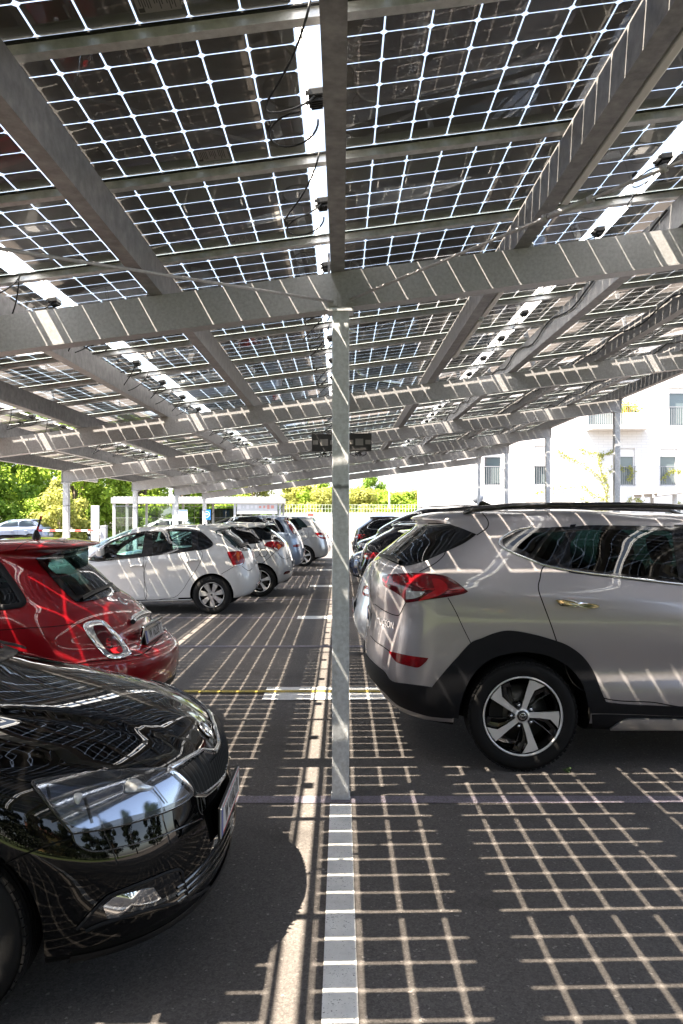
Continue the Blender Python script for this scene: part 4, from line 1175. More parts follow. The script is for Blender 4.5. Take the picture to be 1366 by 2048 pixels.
# door mirror
for sg in (1, -1):
    b = MB(); b.box((2.42,sg*.93,1.06), (.12,.20,.14), 0, bev=.045); b.box((2.43,sg*.82,1.01), (.06,.12,.04), 0, bev=.01)
    obj('door_mirror', b, P_BLK, fab.root)
# ------------------------------------------------------------------ red small car, its tail beside the black car
P_RED = paint('dark_red_paint', (.25,.004,.009), .2, .32, dust=.02)
rows = [
 ((.50,.3,3),(3.1,.3,3),(0.,0.,0.),(.25,.20,.19,.19,.19)),
 ((.35,.4,3),(3.3,.4,3),(.68,.70,.66),(.30,.22,.19,.19,.19)),
 ((.10,.55,2.3),(3.46,.5,2.4),(.76,.775,.74),(.31,.27,.22,.22,.20)),
 ((.01,.60,2.3),(3.53,.55,2.3),(.80,.795,.785),(.45,.44,.40,.40,.36)),
 ((-.004,.62,2.3),(3.545,.6,2.3),(.812,.81,.80),(.58,.58,.56,.54,.50)),
 ((.015,.64,2.3),(3.53,.65,2.3),(.815,.815,.80),(.645,.66,.65,.62,.58)),
 ((.075,.62,2.3),(3.50,.7,2.3),(.812,.815,.80),(.685,.71,.70,.66,.62)),
 ((.185,.55,2.3),(3.46,.75,2.3),(.808,.812,.79),(.715,.77,.76,.72,.68)),
 ((.245,.55,2.3),(3.38,.8,2.3),(.80,.81,.77),(.83,.86,.83,.80,.76)),
 ((.36,.55,2.4),(3.15,.85,2.3),(.775,.79,.72),(.965,.97,.93,.90,.88)),
 ((.49,.52,2.5),(2.65,.6,2.5),(.725,.745,.69),(1.05,1.06,1.01,.985,.99)),
 ((.65,.50,2.5),(2.35,.6,2.5),(.655,.69,.64),(1.20,1.22,1.22,1.21,1.2)),
 ((.80,.45,2.6),(2.0,.6,2.5),(.585,.625,.58),(1.345,1.36,1.385,1.37,1.36)),
 ((.60,.62,2.7),(1.92,.6,2.5),(.555,.585,.55),(1.412,1.405,1.425,1.40,1.39)),
 ((.72,.55,2.7),(1.85,.6,2.5),(.47,.49,.46),(1.438,1.44,1.455,1.43,1.41)),
 ((.85,.5,2.7),(1.75,.6,2.5),(.28,.29,.28),(1.452,1.46,1.475,1.455,1.44)),
 ((.95,.4,2.7),(1.7,.5,2.5),(0.,0.,0.),(1.458,1.465,1.482,1.46,1.445)),
]
fiat = Car('parked_car', 'dark red small car with a short red tipped roof aerial, behind the black hatchback', (-1.25, 5.84, 0), -1, rows, P_RED,
           res=(30,50,12,7), arches=((.62,.29,.33),(2.92,.29,.33)), arch_y=.5)
c = fiat
Z4f = lambda p: zc(0,1060,6.21,p); Z5f = lambda p: zc(160,1200,6.21,p); Z8f = lambda p: zc(0,1060,3.595,p)
c.patch('rear_window', Z4f([(458,378),(458,378),(560,330),(700,290),(900,250),(1060,275),(1150,340),(1366,600),(1420,690),(1500,760),(1500,760),(1366,795),(1180,850),(950,885),(950,885),(800,730),(620,530)]), M['win_tint'], off=.003, rings=8, hole=.80, mirror=False, cen=Z4f([(960,580)])[0])
c.strip('window_surround', Z4f([(500,395),(620,530),(800,730),(950,872),(1180,838),(1366,783)]), .055, M['gloss_black'], off=.0045, mirror=False, smooth=False)
c.strip('window_surround', Z4f([(470,385),(560,335),(700,300),(900,262),(1060,285)]), .05, M['gloss_black'], off=.0045, mirror=False)
c.strip('wiper', Z4f([(1000,870),(1130,800),(1280,730),(1366,690)]), .03, M['black'], off=.016, prof=.014, mirror=False)
SW = [(-330,1100),(-200,1092),(-60,1100),(-8,1126),(14,1152),(38,1187),(46,1203),(42,1210),(30,1212.5),(0,1215),(-150,1222),(-330,1230)]
c.patch('side_window', SW, M['win_tint'], off=.002, rings=6, hole=.985)
c.strip('window_surround', SW, .042, M['trim'], off=.004, prof=.012, closed=True)
TL = [(608,700),(620,680),(645,667),(690,660),(730,664),(765,690),(800,725),(850,775),(895,835),(932,886),(932,886),(900,905),(860,915),(800,918),(770,905),(735,878),(690,825),(650,775)]
tl = c.patch('tail_light', Z8f(TL), M['lamp_clear'], off=.004, rings=7, thick=.02, bulge=.010)
def mid(poly, k): 
    cx = sum(p[0] for p in poly)/len(poly); cy = sum(p[1] for p in poly)/len(poly); return [(cx+(x-cx)*k, cy+(y-cy)*k) for x, y in poly]
c.strip('lamp_frame', Z8f(TL), .022, M['chrome'], off=.006, prof=.012, closed=True, parent=tl)
c.patch('lamp_segment', Z8f([(665,700),(690,690),(740,695),(780,735),(830,790),(870,850),(872,880),(800,895),(760,870),(710,800),(680,750)]), M['lamp_deep'], off=.0125, rings=4, thick=.002, bulge=.004, parent=tl)
c.patch('lamp_segment', Z8f([(752,790),(770,785),(785,810),(785,845),(770,850),(755,830)]), M['lamp_bright'], off=.0165, rings=3, thick=.001, parent=tl)
c.patch('lamp_segment', Z8f([(790,868),(815,848),(850,845),(875,868),(870,892),(810,898)]), M['lamp_bright'], off=.0155, rings=3, thick=.001, parent=tl)
# tail bar, plate, badge
hp, hn, _ = c.hit('rear', (0,.865))
b = MB()
b.tube([(0,-.24,0),(.012,-.20,.006),(.02,-.1,.01),(.02,0,.011),(.02,.1,.01),(.012,.20,.006),(0,.24,0)], [.018,.026,.030,.030,.030,.026,.018], 12)
o = obj('boot_handle', b, M['chrome'], fiat.root, hp+Vector((-.025,0,0))); 
number_plate(fiat.root, (.150,0,.765), 'W 16238 T', 'rear', -.20, curve=0)
b = MB(); b.box((.175,0,.765), (.03,.56,.15), 0, R=Matrix.Rotation(-.2,3,'Y'), bev=.01); obj('plate_frame', b, M['chrome'], fiat.root)
hp, hn, _ = c.hit('rear', (0,.985))
b = MB(); b.lathe([(.0001,.004),(.034,.004),(.040,.007),(.043,.003),(.043,-.003)], 36, 0, 'z'); b.lathe([(.0001,.006),(.031,.0055)], 30, 1, 'z')
o = obj('badge', b, [M['chrome'], mat('badge_enamel', (.20,.01,.015), .3, .3, coat=.6)], fiat.root, hp); o.rotation_euler = hn.to_track_quat('Z','Y').to_euler()
c.strip('panel_gap', Z4f([(185,255),(200,245),(260,190),(330,150),(410,125)]), .006, M['seam'], mirror=False)
c.strip('panel_gap', Z8f([(610,670),(500,680),(380,695),(200,705),(0,720),(-300,745)]), .005, M['seam'])
c.strip('panel_gap', Z8f([(930,890),(985,905),(1060,870),(1140,785)]), .008, M['seam'], mirror=False)
c.strip('panel_gap', Z8f([(905,925),(800,935),(680,945),(560,960)]), .006, M['seam'])
c.patch('diffuser', [(-.45,.34),(-.30,.42),(.30,.42),(.45,.34),(.40,.27),(-.40,.27)], M['black'], proj='rear', off=.004, rings=4, mirror=False, smooth=False)
b = MB()
for y in (-.33,.33): b.lathe([(.028,0),(.032,-.06),(.028,-.06),(.026,0)], 20, 0, 'x', (.17,y,.285))
obj('tailpipe', b, M['chrome'], fiat.root)
# aerial
b = MB(); bx = 1.03
b.lathe([(.034,1.452),(.030,1.475),(.012,1.515),(.008,1.52),(.0001,1.52)], 16, 0, 'z', (bx,0,0))
b.tube([(bx,0,1.50),(bx-.015,0,1.545)], .009, 8, 1); b.tube([(bx-.015,0,1.545),(bx-.031,0,1.60)], .008, 8, 0); b.tube([(bx-.031,0,1.60),(bx-.037,0,1.622)], .009, 8, 1)
obj('roof_aerial', b, [M['black'], mat('aerial_red', (.5,.012,.015), .4)], fiat.root)
c.finish(under_z=.26)
c.wheels(.62, 2.92, .29, .19, .715, .19, 'five')
seats(fiat.root, (1.55, 2.25), .34, .52, back=.55)
# ------------------------------------------------------------------ the other cars
P_WHT = paint('white_paint', (.56,.56,.56), 0.0, .35)
P_WH2 = paint('off_white_paint', (.53,.53,.52), 0.0, .35)
P_BLU = paint('silver_blue_paint', (.27,.33,.43), .5, .33)
P_SIL = paint('silver_paint_light', (.46,.47,.48), .55, .33)
P_SI2 = paint('pale_silver_paint', (.55,.57,.60), .45, .33)
P_BK2 = paint('black_metallic_paint', (.006,.006,.007), .1, .3)
P_NAV = paint('navy_paint', (.008,.016,.05), .2, .3)
P_GRY = paint('grey_blue_paint', (.12,.15,.22), .4, .33)

def hatch_rows(L, W, H, oh=0.0, zb=.98, rake=.42, nose=.72, cowl=2.92, spoil=.05, tum=.80, corner=.45, n=2.9):
    # W is the half width; rake: how far the roof edge sits ahead of the tail
    k = L/3.97; h = H/1.462; x = lambda v: v*k; z = lambda v: v*h; w = W
    return [
     ((x(.5),.3,3),(x(3.3),.3,3),(0.,0.,0.),(.25,.21,.20,.21,.21)),
     ((x(.35),.4,3),(x(3.6),.4,3),(w*.85,w*.86,w*.84),(.27,.22,.20,.21,.20)),
     ((x(.11),corner,n),(x(3.87),.55,2.6),(w*.94,w*.955,w*.94),(.29,.26,.235,.22,.21)),
     ((x(.012),corner,n),(x(3.95),.6,2.5),(w*.985,w*.975,w*.985),(.44,.43,.40,.40,.36)),
     ((0.,corner,n),(x(3.96),.65,2.4),(w,w*.985,w*.998),(.58,.59,.58,.56,.50)),
     ((x(.035),corner,n),(x(3.93),.7,2.4),(w*.995,w*.99,w*.99),(z(.70),z(.72),z(.72),z(.68),z(.62))),
     ((x(.075),corner,n),(x(3.84),.85,2.3),(w*.985,w*.995,w*.96),(z(.84),z(.88),z(.85),z(.80),z(nose))),
     ((x(.125),corner*.97,n),(x(3.45),.95,2.4),(w*.955,w*.965,w*.88),(z(zb-.02),z(zb),z(zb-.05),z(.90),z(.86))),
     ((x(.165),corner*.95,n+.1),(x(cowl),.65,2.5),(w*.915,w*.93,w*.87),(z(zb+.045),z(zb+.06),z(zb),z(.955),z(.96))),
     ((x(.165+rake*.45),corner*.9,n+.1),(x(cowl-.42),.62,2.6),(w*.915*.5+w*tum*.48,w*.865,w*.81),(z(1.21),z(1.22),z(1.20),z(1.19),z(1.19))),
     ((x(.165+rake*.93),corner*.85,n+.1),(x(cowl-.86),.6,2.6),(w*tum*.90,w*tum*.98,w*tum*.92),(z(1.375),z(1.375),z(1.385),z(1.37),z(1.36))),
     ((x(.165+rake*.93-spoil),corner*.9,n+.2),(x(cowl-.93),.58,2.6),(w*tum*.86,w*tum*.92,w*tum*.87),(z(1.408),z(1.405),z(1.415),z(1.40),z(1.385))),
     ((x(.165+rake*1.02),corner*.9,n+.1),(x(cowl-1.0),.5,2.6),(w*tum*.60,w*tum*.62,w*tum*.6),(z(1.432),z(1.44),z(1.448),z(1.425),z(1.405))),
     ((x(.165+rake*1.15),.4,3),(x(cowl-1.05),.5,2.6),(0.,0.,0.),(z(1.44),z(1.452),z(1.462),z(1.435),z(1.41))),
    ]
def glaze(c, L, W, H, zb, cowl, x0, m=None, rw=True, top=1.365):
    # generic side glass and windscreen in the car's own proportions
    k = L/3.97; h = H/1.462; m = m or M['win_dark']
    zt = top*h; zl = (zb+.055)*h
    for (a, b, sl0, sl1) in ((x0*k, 1.28*k, .22, 0), (1.34*k, (cowl-.30)*k, 0, .62)):
        c.patch('side_window', [(a,zl+.03),(a+sl0*.4,zl+.14),(a+sl0,zt-.02),(a+sl0,zt-.02),((a+b-sl1)/2+.05,zt),(b-sl1,zt-.01),(b-sl1,zt-.01),(b,zl+.01),(b,zl+.01),((a+b)/2,zl-.005)], m, proj='side', off=.003, rings=4, hint=3)
    xb = cowl*k; xt = (cowl-.88)*k
    c.patch('windscreen', [(xb-.05,0),(xb-.10,W*.45),(xb-.30,W*.74),(xb-.30,W*.74),(xt+.02,W*.62),(xt+.02,W*.62),(xt+.06,.3),(xt+.07,0),(xt+.06,-.3),(xt+.02,-W*.62),(xt+.02,-W*.62),(xb-.30,-W*.74),(xb-.30,-W*.74),(xb-.10,-W*.45)], m, proj='top', off=.003, rings=5, mirror=False, hint=4)
def shut_lines(c, L, H, zb, cowl):
    k = L/3.97; h = H/1.462
    c.strip('door_seam', [(1.31*k,zb*h),(1.32*k,.8*h),(1.32*k,.40),(1.32*k,.30)], .006, M['seam'], proj='side', smooth=False)
    c.strip('door_seam', [(.62*k,(zb+.04)*h),(.60*k,.85*h),(.78*k,.70*h),(.98*k,.45),(1.05*k,.30)], .006, M['seam'], proj='side')
    c.strip('door_seam', [((cowl-.42)*k,zb*h),((cowl-.30)*k,.8*h),((cowl-.33)*k,.45),((cowl-.40)*k,.30)], .006, M['seam'], proj='side')
def handles(c, L, H, z, m):
    k = L/3.97
    for x in (.82*k, 1.52*k):
        c.strip('door_handle', [(x,z),(x+.09,z+.004),(x+.17,z)], .028, m, proj='side', off=.010, prof=.026, thick=.02)
def mirrors(c, x, y, z, m):
    for sg in (1, -1):
        b = MB(); b.box((x,sg*(y+.09),z), (.11,.19,.13), 0, bev=.04); b.box((x+.01,sg*y,z-.04), (.06,.10,.03), 0, bev=.008)
        obj('door_mirror', b, m, c.root)
def aerial(c, x, z, l=.28, lean=-.6):
    b = MB(); b.tube([(x,0,z-.01),(x,0,z+.015)], .012, 8); b.tube([(x,0,z+.01),(x+lean*l,0,z+l)], .004, 6); obj('roof_aerial', b, M['black'], c.root)

# ---- white hatchback
polo = Car('parked_car', 'white five door hatchback with silver hub caps, broadside beyond the red car', (-1.44, 13.64, 0), -1,
           hatch_rows(3.97, .841, 1.475, tum=.78, cowl=3.08), P_WHT, res=(18,56,16,6), arches=((.69,.32,.355),(3.16,.32,.355)), arch_y=.5)
c = polo
A0 = lambda p: zc(0,900,2,p); A7 = lambda p: zc(160,1030,2.9696,p); A9 = lambda p: zc(380,1040,6.21,p); A2 = lambda p: zc(200,940,5.69,p)
w1 = [(179,1118),(196,1102),(217,1088),(240,1077),(262,1069.5),(294,1064.5),(294,1064.5),(290,1085),(286,1112),(286,1112),(240,1117),(200,1121.5)]
w2 = [(305,1064),(350,1061),(388,1062.5),(388,1062.5),(388,1080),(387,1098.5),(387,1098.5),(340,1105),(303,1109.5),(303,1109.5),(303,1085)]
w3 = [(394,1065),(402,1067),(414,1077),(423,1087),(420,1092),(410,1096),(395,1098.5),(395,1098.5),(393,1080)]
for q in (w1, w2): c.patch('side_window', q, M['win_clear'], off=.003, rings=4, hole=.97)
c.patch('side_window', w3, M['win_dark'], off=.003, rings=3)
for q in (w1, w2, w3): c.strip('window_surround', q, .05, M['gloss_black'], closed=True, off=.006, k=4)
c.ribbon('window_surround', [(296,1063.5),(291,1085),(286,1114)], [(305,1062.5),(304,1085),(302,1112)], M['gloss_black'], off=.0075, smooth=False)
c.strip('window_surround', [(388,1061),(390,1080),(390,1100)], .10, M['gloss_black'], off=.0075)
c.patch('rear_window', A9([(372,158),(372,158),(450,113),(490,108),(560,160),(640,240),(692,310),(692,310),(640,344),(572,356),(572,356),(520,300),(440,220)]), M['win_tint'], off=.004, rings=5, mirror=False)
c.patch('rear_window', [(-.6,1.05),(-.55,1.36),(0,1.385),(.55,1.36),(.6,1.05),(0,1.03)], M['win_tint'], proj='rear', off=.003, rings=5, mirror=False)
glz = c.patch('windscreen', [(2.86,0),(2.80,.38),(2.60,.63),(2.60,.63),(2.10,.53),(2.10,.53),(2.14,0),(2.10,-.53),(2.10,-.53),(2.60,-.63),(2.60,-.63),(2.80,-.38)], M['win_clear'], proj='top', off=.003, rings=5, mirror=False, hole=.97, hint=4)
t = c.patch('tail_light', A9([(460,405),(460,405),(480,397),(600,386),(640,395),(640,395),(665,450),(680,500),(660,550),(605,572),(540,578),(540,578),(515,530),(480,460)]), M['lamp_red'], off=.006, rings=4, thick=.02, bulge=.006)
c.patch('lamp_segment', A9([(572,412),(600,408),(610,440),(610,490),(598,522),(585,495),(575,460)]), M['lamp_amber'], off=.0125, rings=3, thick=.002, parent=t)
c.patch('lamp_segment', A9([(545,560),(600,555),(650,535),(640,555),(600,568),(545,574)]), M['lamp_clear'], off=.0110, rings=2, thick=.002, parent=t)
c.strip('panel_gap', A9([(390,670),(460,630),(540,582)]), .007, M['seam'])
c.strip('panel_gap', A9([(650,575),(690,610),(735,630),(772,600)]), .010, M['seam'])
c.strip('wiper', A9([(600,335),(660,320),(715,290)]), .05, M['black'], off=.02, prof=.016, mirror=False)
c.door([(309,1111),(288,1113.5),(289,1150),(292,1198),(330,1197),(350,1194),(365,1180),(378,1160),(392,1140),(402,1120),(405,1108),(400,1100),(388,1101)], w=.006)
c.door([(286,1114),(287,1150),(290,1199),(230,1204),(160,1208),(158,1160),(165,1130),(200,1123)], w=.006)
for q in (A7([(300,306),(335,300),(370,302)]), A7([(632,277),(665,270),(700,271)])):
    c.strip('door_handle', q, .035, P_WHT, off=.010, prof=.03, thick=.02)
    c.strip('handle_recess', [(x, y-3.5) for x, y in q], .03, M['galv_light'], off=.002)
c.ribbon('sill_panel', [(190,1205),(300,1201),(384,1198)], [(190,1214),(300,1210),(388,1207)], P_WHT, off=.012, K=4, thick=.02)
c.strip('sill_edge', [(190,1215),(300,1211),(388,1208)], .02, M['black'], off=.01)
number_plate(polo.root, (.01,0,.50), 'W 832 PK', 'rear', .0)
b = MB(); b.lathe([(.0001,0),(.05,0),(.055,.004),(.05,.012)], 24, 0, 'x', (.045,0,.82)); obj('badge', b, M['chrome'], polo.root)
aerial(c, .95, 1.462, .22, -.75)
mirrors(c, 2.50, .80, 1.02, P_WHT)
c.finish(under_z=.27)
c.wheels(.69, 3.16, .318, .20, .735, .205, 'cap7', (M['alloy_g'], M['rim_black']))
seats(polo.root, (1.35, 2.15), .36, .52)

# ---- second white hatchback, black wrapped rear window
i20 = Car('parked_car', 'white hatchback with black wraparound rear window and lozenge tail lamps', (-1.0, 16.38, 0), -1,
          hatch_rows(4.03, .867, 1.485, zb=1.0, rake=.40, tum=.80, spoil=.14), P_WH2, res=(18,50,14,6), arches=((.63,.32,.36),(3.2,.32,.36)), arch_y=.5)
c = i20
c.patch('rear_window', A9([(490,75),(490,75),(640,105),(800,92),(965,68),(965,68),(1060,140),(1152,215),(1152,215),(1095,246),(900,250),(700,252),(700,252),(600,180)]), M['win_dark'], off=.005, rings=6, mirror=False)
c.patch('side_window', [(.62,1.08),(.72,1.33),(1.2,1.40),(1.9,1.39),(2.35,1.24),(2.62,1.03),(1.5,1.04)], M['win_dark'], proj='side', off=.003, rings=5)
c.patch('rear_window', [(-.62,1.06),(-.55,1.36),(0,1.38),(.55,1.36),(.62,1.06),(0,1.05)], M['win_dark'], proj='rear', off=.003, rings=5, mirror=False)
glaze(c, 4.03, .867, 1.485, 1.0, 2.92, .7)
t = c.patch('tail_light', A9([(918,320),(918,320),(945,285),(985,270),(1060,267),(1190,295),(1202,320),(1202,320),(1135,342),(1088,388),(1088,388),(1045,368),(1000,345)]), M['lamp_red'], off=.006, rings=4, thick=.02, bulge=.006)
c.patch('lamp_segment', A9([(1075,300),(1110,310),(1125,335),(1090,370),(1085,335)]), M['lamp_amber'], off=.0125, rings=3, thick=.002, parent=t)
c.patch('lamp_segment', A9([(1045,345),(1085,362),(1085,384),(1050,368)]), M['lamp_clear'], off=.0115, rings=2, thick=.002, parent=t)
c.strip('fuel_flap_seam', A9([(908+52*math.cos(a/12*6.2832), 405+52*math.sin(a/12*6.2832)) for a in range(12)]), .010, M['seam'], closed=True, mirror=False)
c.patch('rear_reflector', A9([(1160,675),(1185,640),(1230,630),(1238,640),(1230,660),(1195,670)]), M['lamp_deep'], off=.006, rings=3)
c.strip('panel_gap', A9([(900,535),(980,470),(1060,395)]), .009, M['seam'])
c.strip('panel_gap', A9([(1090,405),(1130,460),(1190,485),(1240,460)]), .010, M['seam'])
c.strip('panel_gap', A9([(790,262),(812,300),(800,350),(755,400)]), .009, M['seam'])
c.strip('spoiler_edge', A9([(700,100),(850,85),(975,45)]), .03, P_WH2, off=.02, prof=.03, mirror=False)
number_plate(i20.root, (.0,0,.62), 'W 5092 L', 'rear', .0)
c.strip('diffuser', [(-.6,.28),(0,.30),(.6,.28)], .10, M['black'], proj='rear', off=.006, prof=.01, mirror=False)
aerial(c, .85, 1.47, .20, -.7)
mirrors(c, 2.55, .82, 1.02, P_WH2); shut_lines(c, 4.03, 1.485, 1.0, 2.92)
c.finish(under_z=.27)
c.wheels(.63, 3.2, .315, .20, .76, .215, 'five', (M['alloy'], M['rim_black']))
seats(i20.root, (1.35, 2.15), .36, .52)

# ---- silver-blue people carrier
mer = Car('parked_car', 'silver blue compact people carrier with tall slim red tail lamps, left row', (-1.02, 21.7, 0), -1,
          hatch_rows(4.04, .85, 1.63, zb=.98, rake=.34, nose=.70, cowl=3.05, tum=.80, spoil=.03), P_BLU, res=(16,44,12,5), arches=((.66,.31,.35),(3.25,.31,.35)), arch_y=.5)
c = mer
A3 = lambda p: zc(420,980,5.69,p)
c.patch('side_window', A3([(600,318),(720,325),(780,350),(830,420),(850,485),(850,485),(760,470),(700,430),(640,380)]), M['win_dark'], off=.004, rings=4)
c.patch('side_window', A3([(325,315),(400,305),(540,308),(585,350),(560,375),(400,380),(330,345)]), M['win_dark'], off=.004, rings=4)
c.patch('side_window', A3([(60,335),(150,315),(255,315),(255,345),(160,370),(60,375)]), M['win_dark'], off=.004, rings=4)
c.patch('side_window', [(.75,1.08),(.9,1.44),(1.6,1.52),(2.2,1.44),(2.75,1.12),(1.7,1.06)], M['win_dark'], proj='side', off=.002, rings=4)
c.patch('rear_window', [(-.62,1.10),(-.54,1.47),(0,1.50),(.54,1.47),(.62,1.10),(0,1.08)], M['win_tint'], proj='rear', off=.003, rings=5, mirror=False)
t = c.patch('tail_light', A3([(845,315),(845,315),(880,300),(915,300),(915,300),(950,370),(985,450),(990,495),(990,495),(945,500),(945,500),(900,420)]), M['lamp_red'], off=.006, rings=4, thick=.02, bulge=.006)
c.patch('lamp_segment', A3([(855,318),(885,308),(905,335),(915,365),(895,370)]), M['lamp_clear'], off=.0125, rings=2, thick=.002, parent=t)
c.patch('lamp_segment', A3([(940,455),(975,452),(982,490),(948,494)]), M['lamp_clear'], off=.0115, rings=2, thick=.002, parent=t)
c.patch('rear_reflector', A3([(950,625),(1015,615),(1015,645),(955,652)]), M['lamp_red'], off=.006, rings=2)
glaze(c, 4.04, .85, 1.63, .98, 3.05, .8); shut_lines(c, 4.04, 1.63, .98, 3.05)
number_plate(mer.root, (.0,0,.66), 'W 318 GD', 'rear', 0)
aerial(c, .8, 1.62, .34, -.65); mirrors(c, 2.6, .80, 1.05, P_BLU)
b = MB(); b.tube([(.10,-.1,1.12),(.06,.2,1.10)], .012, 6); obj('wiper', b, M['black'], mer.root)
c.finish(under_z=.28); c.wheels(.66, 3.25, .315, .20, .745, .21, 'five')

# ---- silver compact van-like hatch and one more silver car behind it
mb = Car('parked_car', 'tall silver hatchback with wedge tail lamps beyond the silver blue people carrier', (-.40, 25.6, 0), -1,
         hatch_rows(4.27, .89, 1.61, zb=.99, rake=.36, tum=.80, cowl=3.0, spoil=.03), P_SIL, res=(16,44,12,5), arches=((.80,.325,.365),(3.5,.325,.365)), arch_y=.5)
c = mb
c.patch('side_window', A3([(940,310),(1010,320),(1070,370),(1110,420),(1080,428),(1010,425),(960,380)]), M['win_tint'], off=.004, rings=4)
c.patch('rear_window', A3([(1155,355),(1155,355),(1200,292),(1200,292),(1240,350),(1285,425),(1285,425),(1255,415),(1200,385)]), M['win_tint'], off=.004, rings=4, mirror=False)
c.patch('rear_window', [(-.62,1.12),(-.56,1.44),(0,1.47),(.56,1.44),(.62,1.12),(0,1.10)], M['win_tint'], proj='rear', off=.003, rings=4, mirror=False)
t = c.patch('tail_light', A3([(1190,490),(1190,490),(1300,485),(1318,520),(1320,560),(1320,560),(1270,555),(1225,525)]), M['lamp_red'], off=.006, rings=3, thick=.02)
c.patch('lamp_segment', A3([(1230,515),(1300,520),(1310,535),(1250,532)]), M['lamp_clear'], off=.008, rings=2, thick=.002, parent=t)
glaze(c, 4.27, .89, 1.61, .99, 3.0, .8); shut_lines(c, 4.27, 1.61, .99, 3.0)
number_plate(mb.root, (.0,0,.60), 'W 9914 S', 'rear', 0)
aerial(c, .75, 1.60, .18, -.4); mirrors(c, 2.7, .84, 1.05, P_SIL)
c.finish(under_z=.28); c.wheels(.80, 3.5, .325, .21, .785, .225, 'five', (M['alloy'], M['rim_black']))

def simple_car(name, label, loc, facing, L_, W_, H_, pm, group=None, zb=.98, rake=.42, cowl=2.92, win=None, wheel_style='five', tl=True, hl=True, front=False, res=(12,30,12,4), r=.315, rails=False, tum=.79, spoil=.05, cat='car'):
    k = L_/3.97; h = H_/1.462
    c = Car(name, label, loc, facing, hatch_rows(L_, W_, H_, zb=zb, rake=rake, cowl=cowl, tum=tum, spoil=spoil), pm, group, res=res,
            arches=((.70*k,r,r+.045),(3.18*k,r,r+.045)), arch_y=.5, cat=cat)
    glaze(c, L_, W_, H_, zb, cowl, .45 + (rake-.4)*.6, win)
    c.patch('rear_window', [(-W_*.72,(zb+.07)*h),(-W_*.64,1.36*h),(0,1.385*h),(W_*.64,1.36*h),(W_*.72,(zb+.07)*h),(0,(zb+.05)*h)], win or M['win_dark'], proj='rear', off=.003, rings=4, mirror=False)
    s = c.side
    t = c.patch('tail_light', [(s*W_*.52,.86*h),(s*W_*.52,.86*h),(s*W_*.97,.90*h),(s*W_*.985,.86*h),(s*W_*.97,.77*h),(s*W_*.97,.77*h),(s*W_*.60,.78*h)], M['lamp_red'], proj='rear', off=.006, rings=4, thick=.02, bulge=.004)
    c.patch('lamp_segment', [(s*W_*.62,.805*h),(s*W_*.80,.80*h),(s*W_*.80,.835*h),(s*W_*.62,.835*h)], M['lamp_clear'], proj='rear', off=.0115, rings=2, thick=.002, parent=t)
    q = c.patch('headlight', [(s*W_*.40,.66*h),(s*W_*.40,.66*h),(s*W_*.66,.70*h),(s*W_*.94,.78*h),(s*W_*.97,.74*h),(s*W_*.90,.63*h),(s*W_*.62,.585*h),(s*W_*.44,.58*h)], M['lamp_mirror'], proj='front', off=.005, rings=4, thick=.02, bulge=.004)
    c.patch('projector', [(s*W_*.62,.62*h),(s*W_*.74,.63*h),(s*W_*.76,.69*h),(s*W_*.64,.68*h)], M['lamp_clear'], proj='front', off=.012, rings=3, thick=.004, bulge=.006, parent=q)
    g = c.patch('grille', [(-W_*.36,.66*h),(0,.685*h),(W_*.36,.66*h),(W_*.30,.56*h),(0,.545*h),(-W_*.30,.56*h)], M['black'], proj='front', off=.005, rings=3, mirror=False)
    c.strip('grille_rib', [(-W_*.34,.62*h),(0,.625*h),(W_*.34,.62*h)], .02, M['chrome'], proj='front', off=.007, prof=.008, mirror=False, parent=g)
    c.patch('lower_grille', [(-W_*.6,.40),(0,.42),(W_*.6,.40),(W_*.52,.29),(0,.28),(-W_*.52,.29)], M['black'], proj='front', off=.005, rings=3, mirror=False, smooth=False)
    shut_lines(c, L_, H_, zb, cowl); handles(c, L_, H_, .82*h, M['chrome'] if pm in (P_BK2, P_NAV) else pm)
    number_plate(c.root, (.0,0,.62*h), 'W %d %s' % (random.randrange(100,9999), random.choice('ABCDEFGHKLM')), 'rear', 0)
    number_plate(c.root, (L_+.004,0,.47), 'W %d %s' % (random.randrange(100,9999), random.choice('ABCDEFGHKLM')), 'front', 0)
    mirrors(c, (cowl-.42)*k, W_*.95, (zb+.06)*h, pm)
    if rails:
        for sg in (1, -1):
            b = MB(); b.tube([(.62*k,sg*W_*tum*.74,1.425*h),(.70*k,sg*W_*tum*.76,1.462*h+.01),(1.5*k,sg*W_*tum*.77,1.47*h+.015),((cowl-1.0)*k,sg*W_*tum*.74,1.452*h),((cowl-.95)*k,sg*W_*tum*.73,1.41*h)], .014, 8)
            obj('roof_rail', b, M['chrome'], c.root)
    c.finish(under_z=.27)
    c.wheels(.70*k, 3.18*k, r, .20, W_-.105, r*.66, wheel_style)
    return c
simple_car('parked_car', 'light silver car furthest back in the left row, mostly hidden by the tall silver hatchback', (-.34, 28.5, 0), -1, 4.2, .87, 1.52, P_SI2)
